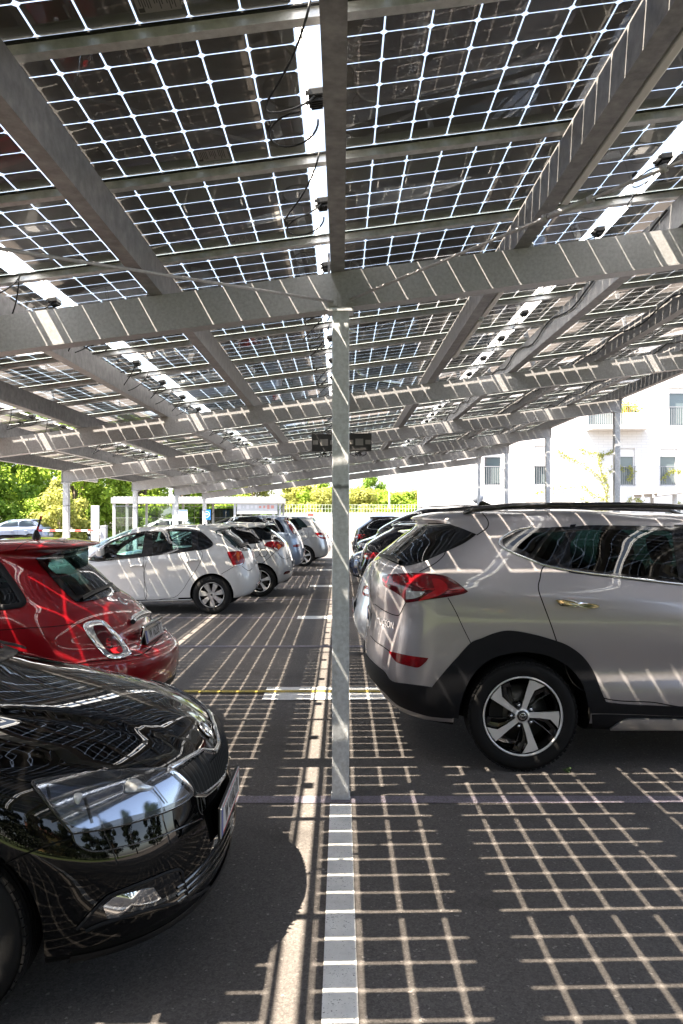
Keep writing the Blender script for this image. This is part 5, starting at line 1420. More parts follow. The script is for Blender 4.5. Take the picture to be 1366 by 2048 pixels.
# right row behind the beige SUV
q = simple_car('parked_car', 'pale silver hatchback almost hidden behind the beige suv', (.13, 8.68, 0), 1, 4.05, .86, 1.50, P_SI2, rake=.46, spoil=.10)
q = simple_car('parked_car', 'black estate car with red tail lamps between the beige suv and the navy car', (.33, 15.9, 0), 1, 4.66, .905, 1.475, P_BK2, rake=.50, zb=1.0, rails=True)
q = simple_car('parked_car', 'navy blue car parked nose out to the centre line in the right row', (4.42, 18.4, 0), -1, 4.25, .89, 1.46, P_NAV)
q = simple_car('parked_car', 'tall black suv with chrome roof rails parked nose out in the right row', (4.95, 21.3, 0), -1, 4.62, .93, 1.86, P_BK2, rails=True, zb=.93, cowl=3.4)
aerial(q, 1.0, 1.85, .25, -.5)
q = simple_car('parked_car', 'black hatchback with a silver window line furthest back in the right row', (.35, 26.6, 0), 1, 4.3, .90, 1.62, P_BK2, rake=.44, zb=1.02)
q.strip('window_trim', [(.50,1.22),(.62,1.36),(.9,1.475),(1.5,1.51)], .025, M['chrome'], proj='side', off=.006, prof=.006)
q.strip('window_trim', [(.50,1.22),(.62,1.17),(1.2,1.14),(1.8,1.12)], .025, M['chrome'], proj='side', off=.006, prof=.006)
for q in (P_BK2, P_NAV): q.node_tree.nodes['Principled BSDF'].inputs['Specular IOR Level'].default_value = 0.0
# ------------------------------------------------------------------ trees and shrubs: trunks, limbs and leaf-sized faces
def leaf_mat(name, c1, c2):
    m = bpy.data.materials.new(name); m.use_nodes = True; t = m.node_tree; b = t.nodes["Principled BSDF"]; out = t.nodes["Material Output"]
    oi = t.nodes.new("ShaderNodeNewGeometry"); r = t.nodes.new("ShaderNodeValToRGB")
    r.color_ramp.elements[0].color = (*c1, 1); r.color_ramp.elements[1].color = (*c2, 1)
    t.links.new(oi.outputs["Random Per Island"], r.inputs[0]); t.links.new(r.outputs[0], b.inputs["Base Color"])
    b.inputs["Roughness"].default_value = .55; b.inputs["Specular IOR Level"].default_value = .25
    tr = t.nodes.new("ShaderNodeBsdfTranslucent"); t.links.new(r.outputs[0], tr.inputs[0])
    mx = t.nodes.new("ShaderNodeMixShader"); mx.inputs[0].default_value = .45
    t.links.new(b.outputs[0], mx.inputs[1]); t.links.new(tr.outputs[0], mx.inputs[2]); t.links.new(mx.outputs[0], out.inputs[0]); return m
LEAF_D = mat('shaded_leaf', (.012,.022,.006), .7, spec=.2)  # backlit shade put into the leaf colour so reflections stay dark
LEAF = [leaf_mat('leaf_spring', (.16,.27,.025), (.34,.45,.06)), leaf_mat('leaf_green', (.10,.20,.02), (.24,.36,.05)), leaf_mat('leaf_pale', (.22,.25,.05), (.40,.40,.11))]
M['bark'] = mat('bark', (.11,.085,.06), .9, var=.4, vscale=20, bump=.6, bscale=30)
M['bark_pale'] = mat('pale_bark', (.32,.27,.2), .9, var=.3, vscale=20, bump=.4, bscale=30)
def tree_meshes(seed, h, cr, trunk_h, n, leaf=.13):
    r = random.Random(seed); t = MB(); lean = r.uniform(-.2,.2)
    top = Vector((lean, r.uniform(-.2,.2), trunk_h+ (h-trunk_h)*.5))
    t.tube([(0,0,0),(lean*.3,0,trunk_h*.5),(lean*.7,0,trunk_h),tuple(top)], [h*.022,h*.018,h*.014,h*.006], 8)
    clumps = []
    for i in range(int(16+h*3)):
        a = r.uniform(0, 6.283); zz = trunk_h*.75 + (h-trunk_h*.75)*r.random()**.85; q = (zz-trunk_h*.7)/(h-trunk_h*.7)
        prof = math.sin(min(1, max(.06, .18+q*.86))*math.pi)**.6
        rr_ = cr*prof*r.uniform(.35,1.0)
        c = Vector((rr_*math.cos(a)+lean*q, rr_*math.sin(a), zz)); clumps.append((c, r.uniform(.45,.95)*cr*.42))
        if i % 3 == 0:
            s0 = Vector((lean*.7*min(1, c.z/trunk_h), 0, trunk_h*r.uniform(.6,1.05)))
            t.tube([s0, s0.lerp(c,.5)+Vector((0,0,.15)), c], [h*.008, h*.006, h*.003], 6)
    f = MB(); per = n//len(clumps)
    for c, s in clumps:
        for _ in range(per):
            d = Vector((r.gauss(0,1), r.gauss(0,1), r.gauss(0,.8))); d = d.normalized()*s*(r.random()**.45)
            p = c + d; nrm = (d.normalized() + Vector((r.uniform(-.8,.8), r.uniform(-.8,.8), r.uniform(-.1,1.1)))).normalized()
            u = nrm.orthogonal().normalized(); u = (Matrix.Rotation(r.uniform(0,6.28), 3, nrm) @ u); v = nrm.cross(u); l = leaf*r.uniform(.6,1.3)
            f.add([p-u*l, p+v*l*.55+nrm*l*.1, p+u*l, p-v*l*.55+nrm*l*.1], [(0,1,2,3)])
    return t.mesh('trunk'), f.mesh('crown')
TM = [tree_meshes(11, 8.0, 2.6, 1.9, 11000, .15), tree_meshes(12, 7.0, 2.5, 1.2, 11000, .15), tree_meshes(13, 8.5, 2.3, 2.4, 7500, .14), tree_meshes(14, 3.2, 1.7, .3, 5200, .11), tree_meshes(15, 3.0, 1.9, .25, 5200, .11)]
def tree(px, Y, v, sc, leaf, label, group, nm='tree', rz=None, bark='bark', X=None):
    X = (px-CX)/F*Y if X is None else X
    o = tag(empty(nm, (X, Y, 0), rz if rz is not None else random.uniform(0,6.28)), label, 'tree' if nm != 'shrub' else 'shrub', group); o.scale = (sc, sc, sc)
    tm, cm = TM[v]
    a = obj('trunk', tm.copy() if tm.materials and tm.materials[0] is not M[bark] else tm, M[bark], o)
    me = cm
    if cm.materials and cm.materials[0] is not LEAF[leaf]:
        key = (v, leaf)
        me = LC.get(key)
        if me is None: me = cm.copy(); me.materials.clear(); me.materials.append(LEAF[leaf]); LC[key] = me
    obj('crown', me, LEAF[leaf], o); return o
LC = {}
G1 = 'broadleaf trees along the left edge of the car park'; G2 = 'bushes behind the low white wall'
T1 = 'leafy spring green tree in the row beyond the left edge of the car park'
for (px, Y, v, s, lf) in ((-130,50,0,1.0,1),(-30,46,1,1.0,1),(48,52,2,1.05,0),(150,49,0,.95,0),(215,53,1,1.05,0),(285,51,2,.9,0),(365,56,0,.95,0),(440,58,1,.9,0),(505,60,2,.80,2),(-60,58,0,1.2,1),(100,60,1,1.3,1),(255,62,0,1.15,1),(400,66,2,1.1,1)):
    tree(px, Y, v, s, lf, T1, G1)
tree(118, 44.5, 3, 1.1, 2, 'grey green shrub with pale stems beside the outer left carport column', 'shrubs along the left edge', 'shrub', bark='bark_pale')
for (px, Y, v, s) in ((20,47,3,.9),(75,46,4,.8),(240,49,3,.85),(310,50,4,.9),(385,52,3,.85),(455,53,4,.85),(525,53,3,.85)):
    tree(px, Y, v, s, 0, 'low green shrub growing under the trees on the left', 'shrubs along the left edge', 'shrub')
for (px, Y, v, s, lf) in ((575,63,3,1.25,2),(610,62,4,1.3,2),(640,60,3,1.3,0),(672,62,4,1.2,0),(705,61,3,1.12,0),(770,60,4,1.1,0),(805,62,3,1.05,2),(832,60,4,1.0,0),(790,57,4,1.0,0),(818,57,3,1.0,0),(845,58,4,1.1,2),(650,57,4,1.1,2),(720,58,4,1.1,2)):
    tree(px, Y, v, s, lf, 'bright yellow green bush behind the low white wall', G2, 'shrub')
tree(742, 62, 1, .66, 1, 'rounded green tree standing above the bushes just right of the front column', None)
tree(600, 66, 2, .66, 1, 'dark green tree above the bushes just left of the front column', None)
LEAF.append(LEAF_D)
for (x, y, v, s) in ((-17,-10,1,1.0),(-12,-11,0,.9),(-7.5,-10,1,.95),(-3.5,-11,2,.85),(.5,-10,1,.9),(4.5,-11,0,.85),(8.5,-10,1,.9),(14,-9,1,1.0),(17,-5,0,1.0),(19,0,2,1.0),(20,6,1,1.0)):  # unseen trees set here to darken reflections in the black paint
    tree(0, y, v, s, 3, 'unseen tree near the photographer, leaves kept dark to dull car reflections', 'trees behind the photographer', X=x)


b = MB(); r8 = random.Random(8)
for i in range(15000):
    p = Vector((r8.uniform(-16,16), -7.0+r8.gauss(0,.4), 2.0*r8.random()**.7)); l = r8.uniform(.07,.13)
    nn_ = Vector((r8.uniform(-1,1), r8.uniform(-.3,1), r8.uniform(-.2,1))).normalized(); u = nn_.orthogonal().normalized(); v_ = nn_.cross(u)
    b.add([p-u*l, p+v_*l*.6, p+u*l, p-v_*l*.6], [(0,1,2,3)])
tag(obj('hedge', b, LEAF_D), 'added unseen hedge behind the photographer, kept dark to dull car reflections', 'hedge')  # unseen hedge added so the black car reflects something dark
# ------------------------------------------------------------------ far hill
b = MB(); n = 40; ring = []
vs = []; fs = []
for j in range(6):
    for i in range(n+1):
        x = -100 + 420*i/n; hgt = 30*math.exp(-((x-95)/95)**2)*(1+.08*math.sin(i*1.3)) + 9
        vs.append((x, 820+j*50, -2 + hgt*math.sin(math.pi/2*j/5)))
for j in range(5):
    for i in range(n): fs.append((j*(n+1)+i, j*(n+1)+i+1, (j+1)*(n+1)+i+1, (j+1)*(n+1)+i))
b.add(vs, fs, 0, True)
kind(obj('hills', b, mat('hill_meadow', (.16,.20,.12), .9, var=.35, vscale=.02)), 'structure')

# ------------------------------------------------------------------ white apartment building on the right
def render_mat():
    m = bpy.data.materials.new('white_brick_facade'); m.use_nodes = True; t = m.node_tree; b_ = t.nodes["Principled BSDF"]
    tc = t.nodes.new("ShaderNodeTexCoord"); mp = t.nodes.new("ShaderNodeMapping"); mp.inputs["Rotation"].default_value = (rad(90),0,0)
    br = t.nodes.new("ShaderNodeTexBrick"); br.inputs["Scale"].default_value = 1.0; br.inputs["Brick Width"].default_value = .5; br.inputs["Row Height"].default_value = .14
    br.inputs["Mortar Size"].default_value = .012; br.inputs[1].default_value = (.66,.66,.66,1); br.inputs[2].default_value = (.63,.63,.63,1); br.inputs[3].default_value = (.54,.54,.54,1)
    t.links.new(tc.outputs["Object"], mp.inputs[0]); t.links.new(mp.outputs[0], br.inputs[0]); t.links.new(br.outputs[0], b_.inputs["Base Color"])
    b_.inputs["Roughness"].default_value = .8; return m
M['facade'] = render_mat()
M['frame_w'] = mat('white_window_frame', (.7,.7,.7), .4)
M['shutter'] = mat('grey_shutter', (.50,.50,.52), .6)
M['win_room'] = mat('window_pane', (.10,.13,.14), .06, coat=.8)
M['railing'] = mat('grey_railing', (.25,.26,.28), .5, .3)
YB = 41.0
def bx(px): return (px-CX)/F*YB
def bz(py): return HC+(CY-py)/F*YB
apt = tag(empty('apartment_building', (bx(835), YB, 0)), 'white brick apartment building with french balconies behind the right end of the carport', 'building')
OX = bx(835)
holes = [(1068,892,1097,971),(1240,897,1270,972),(1320,897,1355,972),(1338,776,1400,853),(1420,897,1455,972),(1176,776,1250,852),(1050,1004,1093,1050),(968,905,1004,972),(1500,776,1535,853),(1510,897,1545,972),(1068,775,1097,852),(968,790,1004,852),(1103,1003,1150,1050),(1330,1010,1366,1050)]
H = sorted([(bx(a)-OX, bz(d), bx(c_)-OX, bz(b_)) for a, b_, c_, d in holes])
xs = sorted(set([0.0, 36.0]+[q for h in H for q in (h[0], h[2])])); zs = sorted(set([0.0, 15.0]+[max(.02, q) for h in H for q in (h[1], h[3])]))
b = MB()
for i in range(len(xs)-1):
    for j in range(len(zs)-1):
        cx, cz = (xs[i]+xs[i+1])/2, (zs[j]+zs[j+1])/2
        if any(h[0] < cx < h[2] and h[1] < cz < h[3] for h in H): continue
        b.add([(xs[i],0,zs[j]),(xs[i+1],0,zs[j]),(xs[i+1],0,zs[j+1]),(xs[i],0,zs[j+1])], [(0,1,2,3)])
for h in H:
    x0, z0, x1, z1 = h; z0 = max(.02, z0); d = .22
    b.add([(x0,0,z0),(x0,0,z1),(x0,d,z1),(x0,d,z0)], [(0,1,2,3)]); b.add([(x1,0,z0),(x1,d,z0),(x1,d,z1),(x1,0,z1)], [(0,1,2,3)])
    b.add([(x0,0,z1),(x1,0,z1),(x1,d,z1),(x0,d,z1)], [(0,1,2,3)]); b.add([(x0,0,z0),(x0,d,z0),(x1,d,z0),(x1,0,z0)], [(0,1,2,3)])
b.add([(0,0,0),(0,0,15),(1.5,12,15),(1.5,12,0)], [(0,1,2,3)]); b.add([(36,0,0),(36,12,0),(36,12,15),(36,0,15)], [(0,1,2,3)])
b.add([(1.5,12,0),(1.5,12,15),(36,12,15),(36,12,0)], [(0,1,2,3)])
obj('wall', b, M['facade'], apt)
b = MB(); b.prism([(-.2,-.25),(36.3,-.25),(36.3,12.25),(1.3,12.25)], 15, 15.24); obj('roof', b, M['shutter'], apt)
rr = random.Random(4)
for h in H:
    x0, z0, x1, z1 = h; z0 = max(.02, z0); w_ = x1-x0; d = .16
    f = MB(); t_ = .06
    for (a, c_) in (((x0+t_/2, d, (z0+z1)/2), (t_,.07,z1-z0)), ((x1-t_/2, d, (z0+z1)/2), (t_,.07,z1-z0))): f.box(a, c_)
    f.box(((x0+x1)/2, d, z1-t_/2), (w_-2*t_,.07,t_)); f.box(((x0+x1)/2, d, z0+t_/2), (w_-2*t_,.07,t_))
    wdw = obj('window', f, M['frame_w'], apt)
    g = MB(); g.box(((x0+x1)/2, d+.02, (z0+z1)/2), (w_-2*t_-.004,.012,z1-z0-2*t_-.004)); obj('pane', g, M['win_room'], wdw)
    if z0 > 1.2 and z1-z0 > 1.5:
        g = MB(); nb = int(w_/.11)
        for i in range(nb+1): g.box((x0+.02+(w_-.04)*i/nb, -.04, z0+.52), (.018,.018,.96))
        g.box(((x0+x1)/2, -.04, z0+1.02), (w_+.06,.035,.04)); g.box(((x0+x1)/2, -.04, z0+.06), (w_+.06,.03,.03)); obj('railing', g, M['railing'], wdw)
        g = MB(); hh = (z1-z0)*(.5 if abs(x0-(bx(1068)-OX)) < .05 and z0 < 5 else rr.choice([.12,.2,.05])); g.box(((x0+x1)/2, d-.06, z1-hh/2-.03), (w_-.02,.03,hh)); obj('shutter', g, M['frame_w'], wdw)
        g = MB(); nf = 7
        for i in range(nf): g.tube([(x0+.12+(w_-.24)*i/nf, d+.06, z0+.1),(x0+.12+(w_-.24)*i/nf, d+.06, z1-.1)], .035, 6)
        obj('curtain', g, M['frame_w'], wdw)
# projecting balcony with flowers
x0, x1 = bx(1172)-OX, bx(1288)-OX; zf = bz(856)
b = MB(); b.box(((x0+x1)/2, -.55, zf-.06), (x1-x0, 1.1, .16)); bal = obj('balcony', b, M['facade'], apt)
g = MB(); nb = int((x1-x0)/.11)
for i in range(nb+1): g.box((x0+.03+(x1-x0-.06)*i/nb, -1.06, zf+.53), (.018,.018,.98))
g.box(((x0+x1)/2, -1.06, zf+1.03), (x1-x0,.045,.04)); obj('railing', g, M['railing'], bal)
fl = MB(); r3 = random.Random(9)
for i in range(260):
    p = Vector((x0+1.9+r3.gauss(0,.28), -.92+r3.gauss(0,.07), zf+.72+abs(r3.gauss(0,.22)))); l = .05
    fl.add([p+Vector((-l,0,0)), p+Vector((0,-.01,-l)), p+Vector((l,0,0)), p+Vector((0,.01,l))], [(0,1,2,3)], 0 if r3.random() < .6 else 1)
obj('flowers', fl, [mat('yellow_petal', (.62,.38,.03), .7), LEAF[1]], bal)
# climbing plant
vine = tag(empty('climbing_plant', (bx(1205), YB-.03, 0)), 'young climbing plant spreading thin branches over the white brick wall', 'plant')
VZ = lambda pts: [((840+x/2.597), (780+y/2.597)) for x, y in pts]
paths = [[(960,680),(965,610),(972,500),(955,450),(1020,400),(1050,420)], [(968,560),(940,470),(880,410),(800,365),(760,350),(710,310)], [(945,450),(930,390),(930,340),(880,325),(830,310)], [(930,345),(970,330),(1010,318)],
         [(962,570),(900,545),(850,500)], [(850,500),(700,515),(600,535)], [(966,640),(890,600),(830,560)], [(1075,600),(1100,560),(1150,580)], [(1080,470),(1100,430),(1085,400)], [(1260,460),(1300,425),(1350,430)], [(1300,600),(1350,590)]]
st = MB(); lv = MB(); r4 = random.Random(21)
for p in paths:
    pp = [Vector((bx(q[0])-bx(1205), -.02, bz(q[1]))) for q in VZ(p)]; cl = cr_line(pp, 10)
    st.tube(cl, .012, 5)
    for q in cl:
        for _ in range(5):
            c0 = q + Vector((r4.gauss(0,.07), -abs(r4.gauss(0,.04)), r4.gauss(0,.07))); l = r4.uniform(.025,.055)
            nn_ = Vector((r4.uniform(-.5,.5), -1, r4.uniform(-.5,.6))).normalized(); u = nn_.orthogonal().normalized(); v_ = nn_.cross(u)
            lv.add([c0-u*l, c0+v_*l*.7, c0+u*l, c0-v_*l*.7], [(0,1,2,3)])
obj('stem', st, M['bark'], vine); obj('leaves', lv, LEAF[2], vine)
# ochre house behind the photographer, seen only in the paintwork
hs_ = tag(empty('house', (15, -30, 0)), 'ochre rendered house beyond the lawn behind the photographer', 'building')
b = MB(); b.box((0,0,4), (14,8,8)); obj('wall', b, mat('ochre_render', (.50,.33,.13), .8), hs_)
b = MB(); b.prism([(-4.4,8),(4.4,8),(0,10.5)], -7.3, 7.3, 0, 'x'); obj('roof', b, mat('roof_tiles', (.22,.09,.06), .8), hs_)
for x in (-5,-2,2,5):
    for z in (2,5.2):
        b = MB(); b.box((x,4.02,z), (1.1,.08,1.5), 0); obj('window', b, M['win_room'], hs_)

# ------------------------------------------------------------------ low white wall with a railing at the far end
wl = tag(empty('boundary_wall', (0.6, 52, 0)), 'long low white wall with a pale wire railing at the far end of the lane', 'wall')
b = MB(); b.box((0,0,.83), (9.4,.25,1.66)); b.box((0,0,1.69), (9.5,.32,.06)); obj('wall', b, mat('white_render', (.74,.74,.73), .8), wl)
b = MB()
for i in range(48): b.box((-4.65+i*.198,0,2.02), (.02,.02,.60))
for z in (1.80,2.05,2.31): b.box((0,.016,z), (9.4,.012,.02))
obj('railing', b, mat('pale_green_railing', (.42,.50,.42), .5), wl)
sg_ = tag(empty('notice', ((622-CX)/F*51.8, 51.82, 1.55)), 'small red and white square notice fixed to the low white wall', 'sign')
b = MB(); b.box((0,0,0), (.55,.02,.55), 0); b.box((-.02,-.012,.1), (.40,.006,.20), 1); b.box((.0,-.012,-.14), (.30,.006,.10), 1)
obj('board', b, [M['frame_w'], mat('sign_red', (.6,.06,.05), .5)], sg_)

# ------------------------------------------------------------------ bicycle shelter
YS = 36.0
def sx(px): return (px-CX)/F*YS
sh = tag(empty('bicycle_shelter', (sx(395), YS, 0)), 'long glazed white steel shelter with a flat ribbed roof beyond the white cars', 'shelter')
X0, X1 = sx(226)-sx(395), sx(562)-sx(395); Wt = mat('white_steel', (.40,.41,.42), .4, .1)
b = MB(); b.box(((X0+X1)/2, 1.1, 2.30), (X1-X0+.1, 2.5, .26)); nb = int((X1-X0)/.18)
for i in range(nb): b.box((X0+.09+(X1-X0-.18)*i/(nb-1), 1.1, 2.455), (.07, 2.5, .05))
obj('roof', b, Wt, sh)
posts = [X0+.05, X0+1.0, X0+(X1-X0)*.36, X0+(X1-X0)*.55, X0+(X1-X0)*.725, X1-.35, X1-.05]
for i, x in enumerate(posts):
    for y in (.02, 2.2):
        b = MB(); b.box((x,y,1.085), (.10 if i else .13,.09,2.17)); obj('post', b, Wt, sh)
M['shelter_glass'] = glass('shelter_glass', (.66,.72,.70))
for i in range(len(posts)-1):
    a, c_ = posts[i]+.05, posts[i+1]-.05
    for y in ((2.2,) if 0 < i < 5 else (.02, 2.2)):
        b = MB(); b.box(((a+c_)/2, y, 1.15), (c_-a-.02, .012, 1.75)); obj('glass_panel', b, M['shelter_glass'], sh)
        b = MB(); b.box(((a+c_)/2, y, 2.045), (c_-a-.02,.03,.03)); b.box(((a+c_)/2, y, .26), (c_-a-.02,.03,.03)); b.box(((a+c_)/2, y-.02, 1.5), (c_-a-.02,.012,.012))
        obj('rail', b, M['railing'], sh)
b = MB(); px0, px1 = sx(474)-sx(395), sx(555)-sx(395)
b.box(((px0+px1)/2, -.05, 1.95), (px1-px0,.03,.55), 0)
r5 = random.Random(2)
for i in range(9):
    x = px0+.12+i*.19; b.box((x,-.068,2.0), (r5.uniform(.05,.14),.004,r5.uniform(.08,.2)), 1 if i < 5 else 2)
b.box(((px0+px1)/2,-.068,1.78), (px1-px0-.2,.004,.05), 1)
obj('banner', b, [Wt, M['shutter'], mat('banner_red', (.45,.2,.17), .6)], sh)
b = MB(); b.box(((X0+X1)/2+1.0, 2.3, 1.2), (2.6,.03,1.5)); obj('dark_panel', b, mat('brown_panel', (.10,.085,.06), .7), sh)
# boards by the shelter
bd = tag(empty('notice_board', (sx(371.5), YS-.6, 0)), 'white notice board with two rows of small dark marks in front of the shelter', 'sign')
b = MB(); b.box((0,0,1.62), (.40,.03,.50), 0); b.box((0,-.018,1.83), (.38,.006,.07), 1)
for z in (1.69, 1.50):
    for x in (-.09,0,.09): b.box((x,-.018,z), (.045,.006,.085), 2)
b.box((0,-.018,1.60), (.38,.006,.012), 1); obj('board', b, [M['frame_w'], mat('slate_blue', (.10,.17,.26), .5), M['ink_black']], bd)
b = MB(); b.tube([(0,.03,0),(0,.03,1.6)], .03, 8); obj('post', b, M['galv'], bd)
bs = tag(empty('parking_sign', (sx(419), YS-.8, 0)), 'square blue sign with a white ring and car symbol in front of the shelter', 'sign')
b = MB(); b.box((0,0,1.64), (.36,.02,.46), 0)
R0 = .125
for i in range(20):
    a0 = 6.2832*i/20; a1 = 6.2832*(i+1)/20
    q = lambda a, r_: (r_*math.cos(a), -.013, 1.66+r_*math.sin(a))
    b.add([q(a0,R0), q(a1,R0), q(a1,R0+.02), q(a0,R0+.02)], [(0,1,2,3)], 1)
b.prism([(-.08,1.63),(-.075,1.66),(-.045,1.665),(-.025,1.70),(.035,1.70),(.06,1.665),(.08,1.655),(.08,1.63)], -.016, -.012, 1, 'y')
obj('board', b, [mat('sign_blue', (.01,.16,.50), .4), M['frame_w']], bs)
b = MB(); b.tube([(0,.03,0),(0,.03,1.85)], .03, 8); obj('post', b, M['galv'], bs)
# pylon, barrier, scooter, bicycle, lamp post, round sign
YP = 40.0
py_ = tag(empty('sign_pylon', ((190.5-CX)/F*YP, YP, 0)), 'tall narrow white pylon standing on the verge before the trees', 'pylon')
b = MB(); b.box((0,0,1.18), (.40,.14,1.86), 0, bev=.01); obj('panel', b, Wt, py_)
b = MB(); b.box((0,-.074,1.2), (.24,.006,1.5)); obj('inset', b, M['shutter'], py_)
b = MB(); b.box((-.17,0,.13), (.05,.10,.26)); b.box((.17,0,.13), (.05,.10,.26)); obj('foot', b, M['galv'], py_)
YQ = 36.0; qx = lambda px: (px-CX)/F*YQ
ba = tag(empty('barrier', (qx(208), YQ, 0)), 'car park barrier with a grey housing and a red and white boom', 'barrier')
b = MB(); b.box((0,0,.55), (.26,.30,1.10), 0, bev=.02); b.box((0,0,1.12), (.28,.32,.05), 0); obj('housing', b, mat('grey_housing', (.30,.31,.34), .5), ba)
b = MB(); n = 9; l0 = qx(95)-qx(208)
for i in range(n): b.box((l0*(i+.5)/n-.12, -.2, .92), (abs(l0)/n-.002,.05,.08), i % 2)
obj('boom', b, [M['frame_w'], mat('boom_red', (.55,.10,.09), .5)], ba)
def scooter(loc, label):
    s_ = tag(empty('motor_scooter', loc), label, 'scooter'); dk = M['black']
    for x in (-.62,.62):
        b = MB(); b.lathe([(.16,-.05),(.23,-.05),(.26,-.02),(.26,.02),(.23,.05),(.16,.05),(.16,-.05)], 24, 0, 'y', (x,0,.26)); w_ = obj('wheel', b, M['rubber'], s_)
        b = MB(); b.lathe([(.02,-.03),(.16,-.03),(.16,.03),(.02,.03)], 20, 0, 'y', (x,0,.26)); obj('rim', b, M['alloy_g'], w_)
    b = MB(); b.tube([(-.70,0,.62),(-.35,0,.60),(-.05,0,.42),(.25,0,.33),(.42,0,.55),(.48,0,.82)], [.09,.15,.15,.10,.12,.07], 10); b.box((-.60,0,.55), (.34,.20,.08), 0, bev=.03); obj('body', b, dk, s_)
    b = MB(); b.tube([(.62,0,.26),(.52,0,.70),(.46,0,.98)], .03, 8); obj('fork', b, M['galv'], s_)
    b = MB(); b.tube([(.42,-.32,1.02),(.46,-.1,.98),(.46,.1,.98),(.42,.32,1.02)], .018, 8); b.tube([(.44,-.26,1.02),(.46,-.30,1.18)], .008, 6); b.tube([(.44,.26,1.02),(.46,.30,1.18)], .008, 6); obj('handlebar', b, dk, s_)
    b = MB(); b.box((-.32,0,.79), (.66,.24,.10), 0, bev=.04); obj('seat', b, M['rubber'], s_)
    return s_
scooter(((156-CX)/F*46, 46, 0), 'dark motor scooter parked on the verge right of the outer left column')
def bicycle(loc, label, rz):
    s_ = tag(empty('bicycle', loc, rz), label, 'bicycle')
    for x in (-.52,.52):
        b = MB(); b.lathe([(.315,-.015),(.345,-.012),(.345,.012),(.315,.015),(.315,-.015)], 32, 0, 'y', (x,0,.345))
        for k in range(14): a = 6.283*k/14; b.tube([(x,0,.345),(x+.32*math.cos(a),0,.345+.32*math.sin(a))], .003, 4, 1)
        obj('wheel', b, [M['rubber'], M['galv']], s_)
    b = MB(); P = {'bb':(-.08,0,.30),'st':(-.24,0,.80),'hd':(.34,0,.80),'h2':(.38,0,.66),'ra':(-.52,0,.345),'fa':(.52,0,.345)}
    for a, c_ in (('bb','st'),('st','hd'),('bb','h2'),('hd','h2'),('ra','bb'),('ra','st'),('h2','fa')): b.tube([P[a],P[c_]], .018, 8)
    obj('frame', b, mat('frame_red', (.25,.04,.04), .35), s_)
    b = MB(); b.tube([P['hd'],(.31,0,.98)], .015, 8); b.tube([(.22,-.28,.98),(.33,-.06,.99),(.33,.06,.99),(.22,.28,.98)], .013, 8); obj('handlebar', b, M['black'], s_)
    b = MB(); b.tube([P['st'],(-.27,0,.93)], .014, 8); b.tube([(-.42,0,.95),(-.28,0,.95),(-.14,0,.94)], [.075,.05,.02], 8); obj('saddle', b, M['black'], s_)
bicycle(((98-CX)/F*46, 46, 0), 'bicycle with a dark red frame on the verge left of the outer left column', .5)
lp = tag(empty('lamp_post', ((779-CX)/F*56, 56, 0)), 'slim pale lamp post rising behind the low white wall', 'lamp post')
b = MB(); b.tube([(0,0,0),(0,0,3),(0,0,6.4)], [.075,.06,.05], 10); obj('pole', b, M['galv_light'], lp)
b = MB(); b.box((0,-.35,6.42), (.16,.75,.08), 0, bev=.02); obj('lamp_head', b, M['galv_light'], lp)
rs_ = tag(empty('road_sign', ((955-CX)/F*29.2, 29.2, 0)), 'grey back of a round road sign behind the fourth column on the right', 'sign')
b = MB(); b.lathe([(.0001,0),(.21,0),(.215,.01),(.21,.02),(.0001,.02)], 36, 0, 'y', (0,-.04,2.27)); obj('disc', b, mat('sign_back', (.30,.33,.38), .5, .3), rs_)
b = MB(); b.tube([(0,0,0),(0,0,2.5)], .03, 8); obj('post', b, M['galv'], rs_)
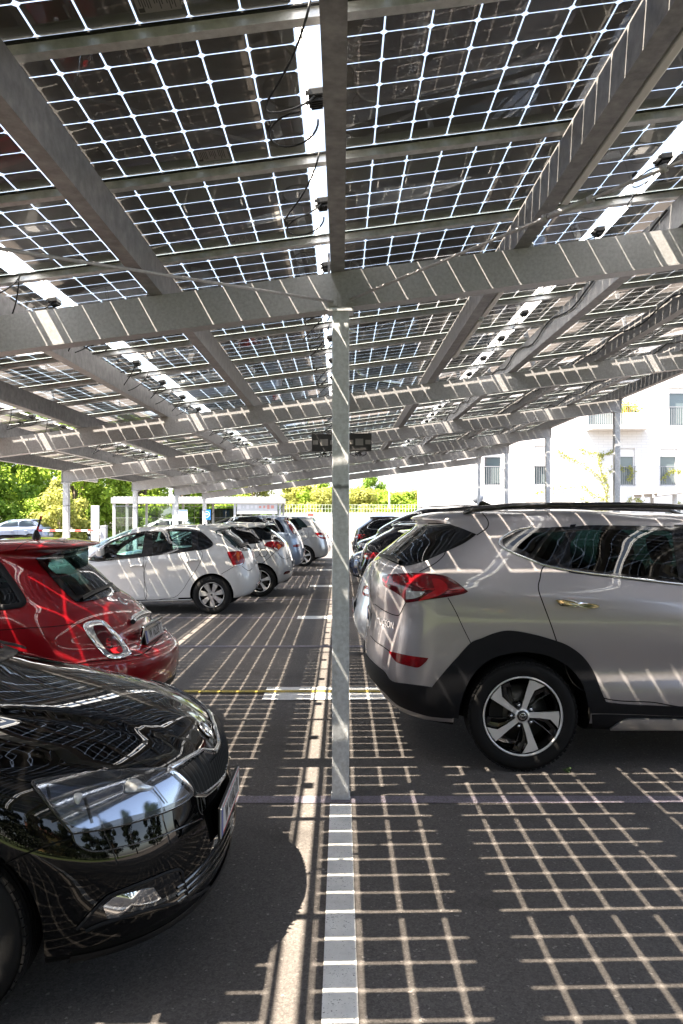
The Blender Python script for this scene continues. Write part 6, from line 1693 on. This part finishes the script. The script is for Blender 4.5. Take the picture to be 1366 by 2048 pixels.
# another carport further right
oc = tag(empty('small_carport', (14.5, 24, 0)), 'smaller carport with a sloping solar roof in front of the building at the right edge', 'carport')
b = MB(); b.hexa([(-4.8,0,2.30),(5,0,3.55),(5,2.6,3.55),(-4.8,2.6,2.30),(-4.8,0,2.34),(5,0,3.59),(5,2.6,3.59),(-4.8,2.6,2.34)], 0); obj('roof', b, M['galv'], oc)
b = MB()
for i in range(3): b.hexa([(-4.8,.3+i*.85,2.18),(5,.3+i*.85,3.43),(5,.38+i*.85,3.43),(-4.8,.38+i*.85,2.18),(-4.8,.3+i*.85,2.296),(5,.3+i*.85,3.546),(5,.38+i*.85,3.546),(-4.8,.38+i*.85,2.296)], 0)
obj('rail', b, M['alu'], oc)
b = MB(); b.hexa([(-4.8,-.12,2.22),(5,-.12,3.47),(5,-.003,3.47),(-4.8,-.003,2.22),(-4.8,-.12,2.36),(5,-.12,3.61),(5,-.003,3.61),(-4.8,-.003,2.36)], 0); obj('gutter', b, M['galv_light'], oc)
for x in (-4.1, 3.5):
    for y in (.4, 2.2):
        b = MB(); zt = 2.17+(x+4.8)*.1276; b.box((x,y,zt/2), (.10,.10,zt)); obj('column', b, M['column'], oc)
# cars beyond
q = simple_car('parked_car', 'grey blue hatchback on the far left in front of the trees', ((84-CX)/F*40, 41.2, 0), -1, 4.2, .88, 1.44, P_GRY, res=(10,24,10,3), win=M['win_tint'])
q = simple_car('parked_car', 'pale car seen through the left end of the glazed shelter', ((395-CX)/F*41, 41.5, 0), -1, 4.2, .88, 1.46, P_SI2, res=(10,24,10,3))
q = simple_car('parked_car', 'white car seen through the middle of the glazed shelter', ((565-CX)/F*41, 41.6, 0), -1, 4.2, .88, 1.42, P_WHT, res=(10,24,10,3))
# a weed in the asphalt by the wheel of the beige SUV
p = gnd(1136, 1545); wd = MB(); r6 = random.Random(1)
for i in range(26):
    a = r6.uniform(0,6.28); rr_ = r6.uniform(0,.028); c0 = Vector((rr_*math.cos(a), rr_*math.sin(a), r6.uniform(.004,.028))); l = r6.uniform(.006,.013)
    nn_ = Vector((r6.uniform(-1,1), r6.uniform(-1,1), 1)).normalized(); u = nn_.orthogonal().normalized(); v_ = nn_.cross(u)
    wd.add([c0-u*l, c0+v_*l*.7, c0+u*l, c0-v_*l*.7], [(0,1,2,3)])
tag(obj('weed', wd, mat('weed_leaf', (.03,.07,.012), .6), None, p), 'tiny green weed growing in the asphalt by the rear wheel of the beige suv', 'plant')
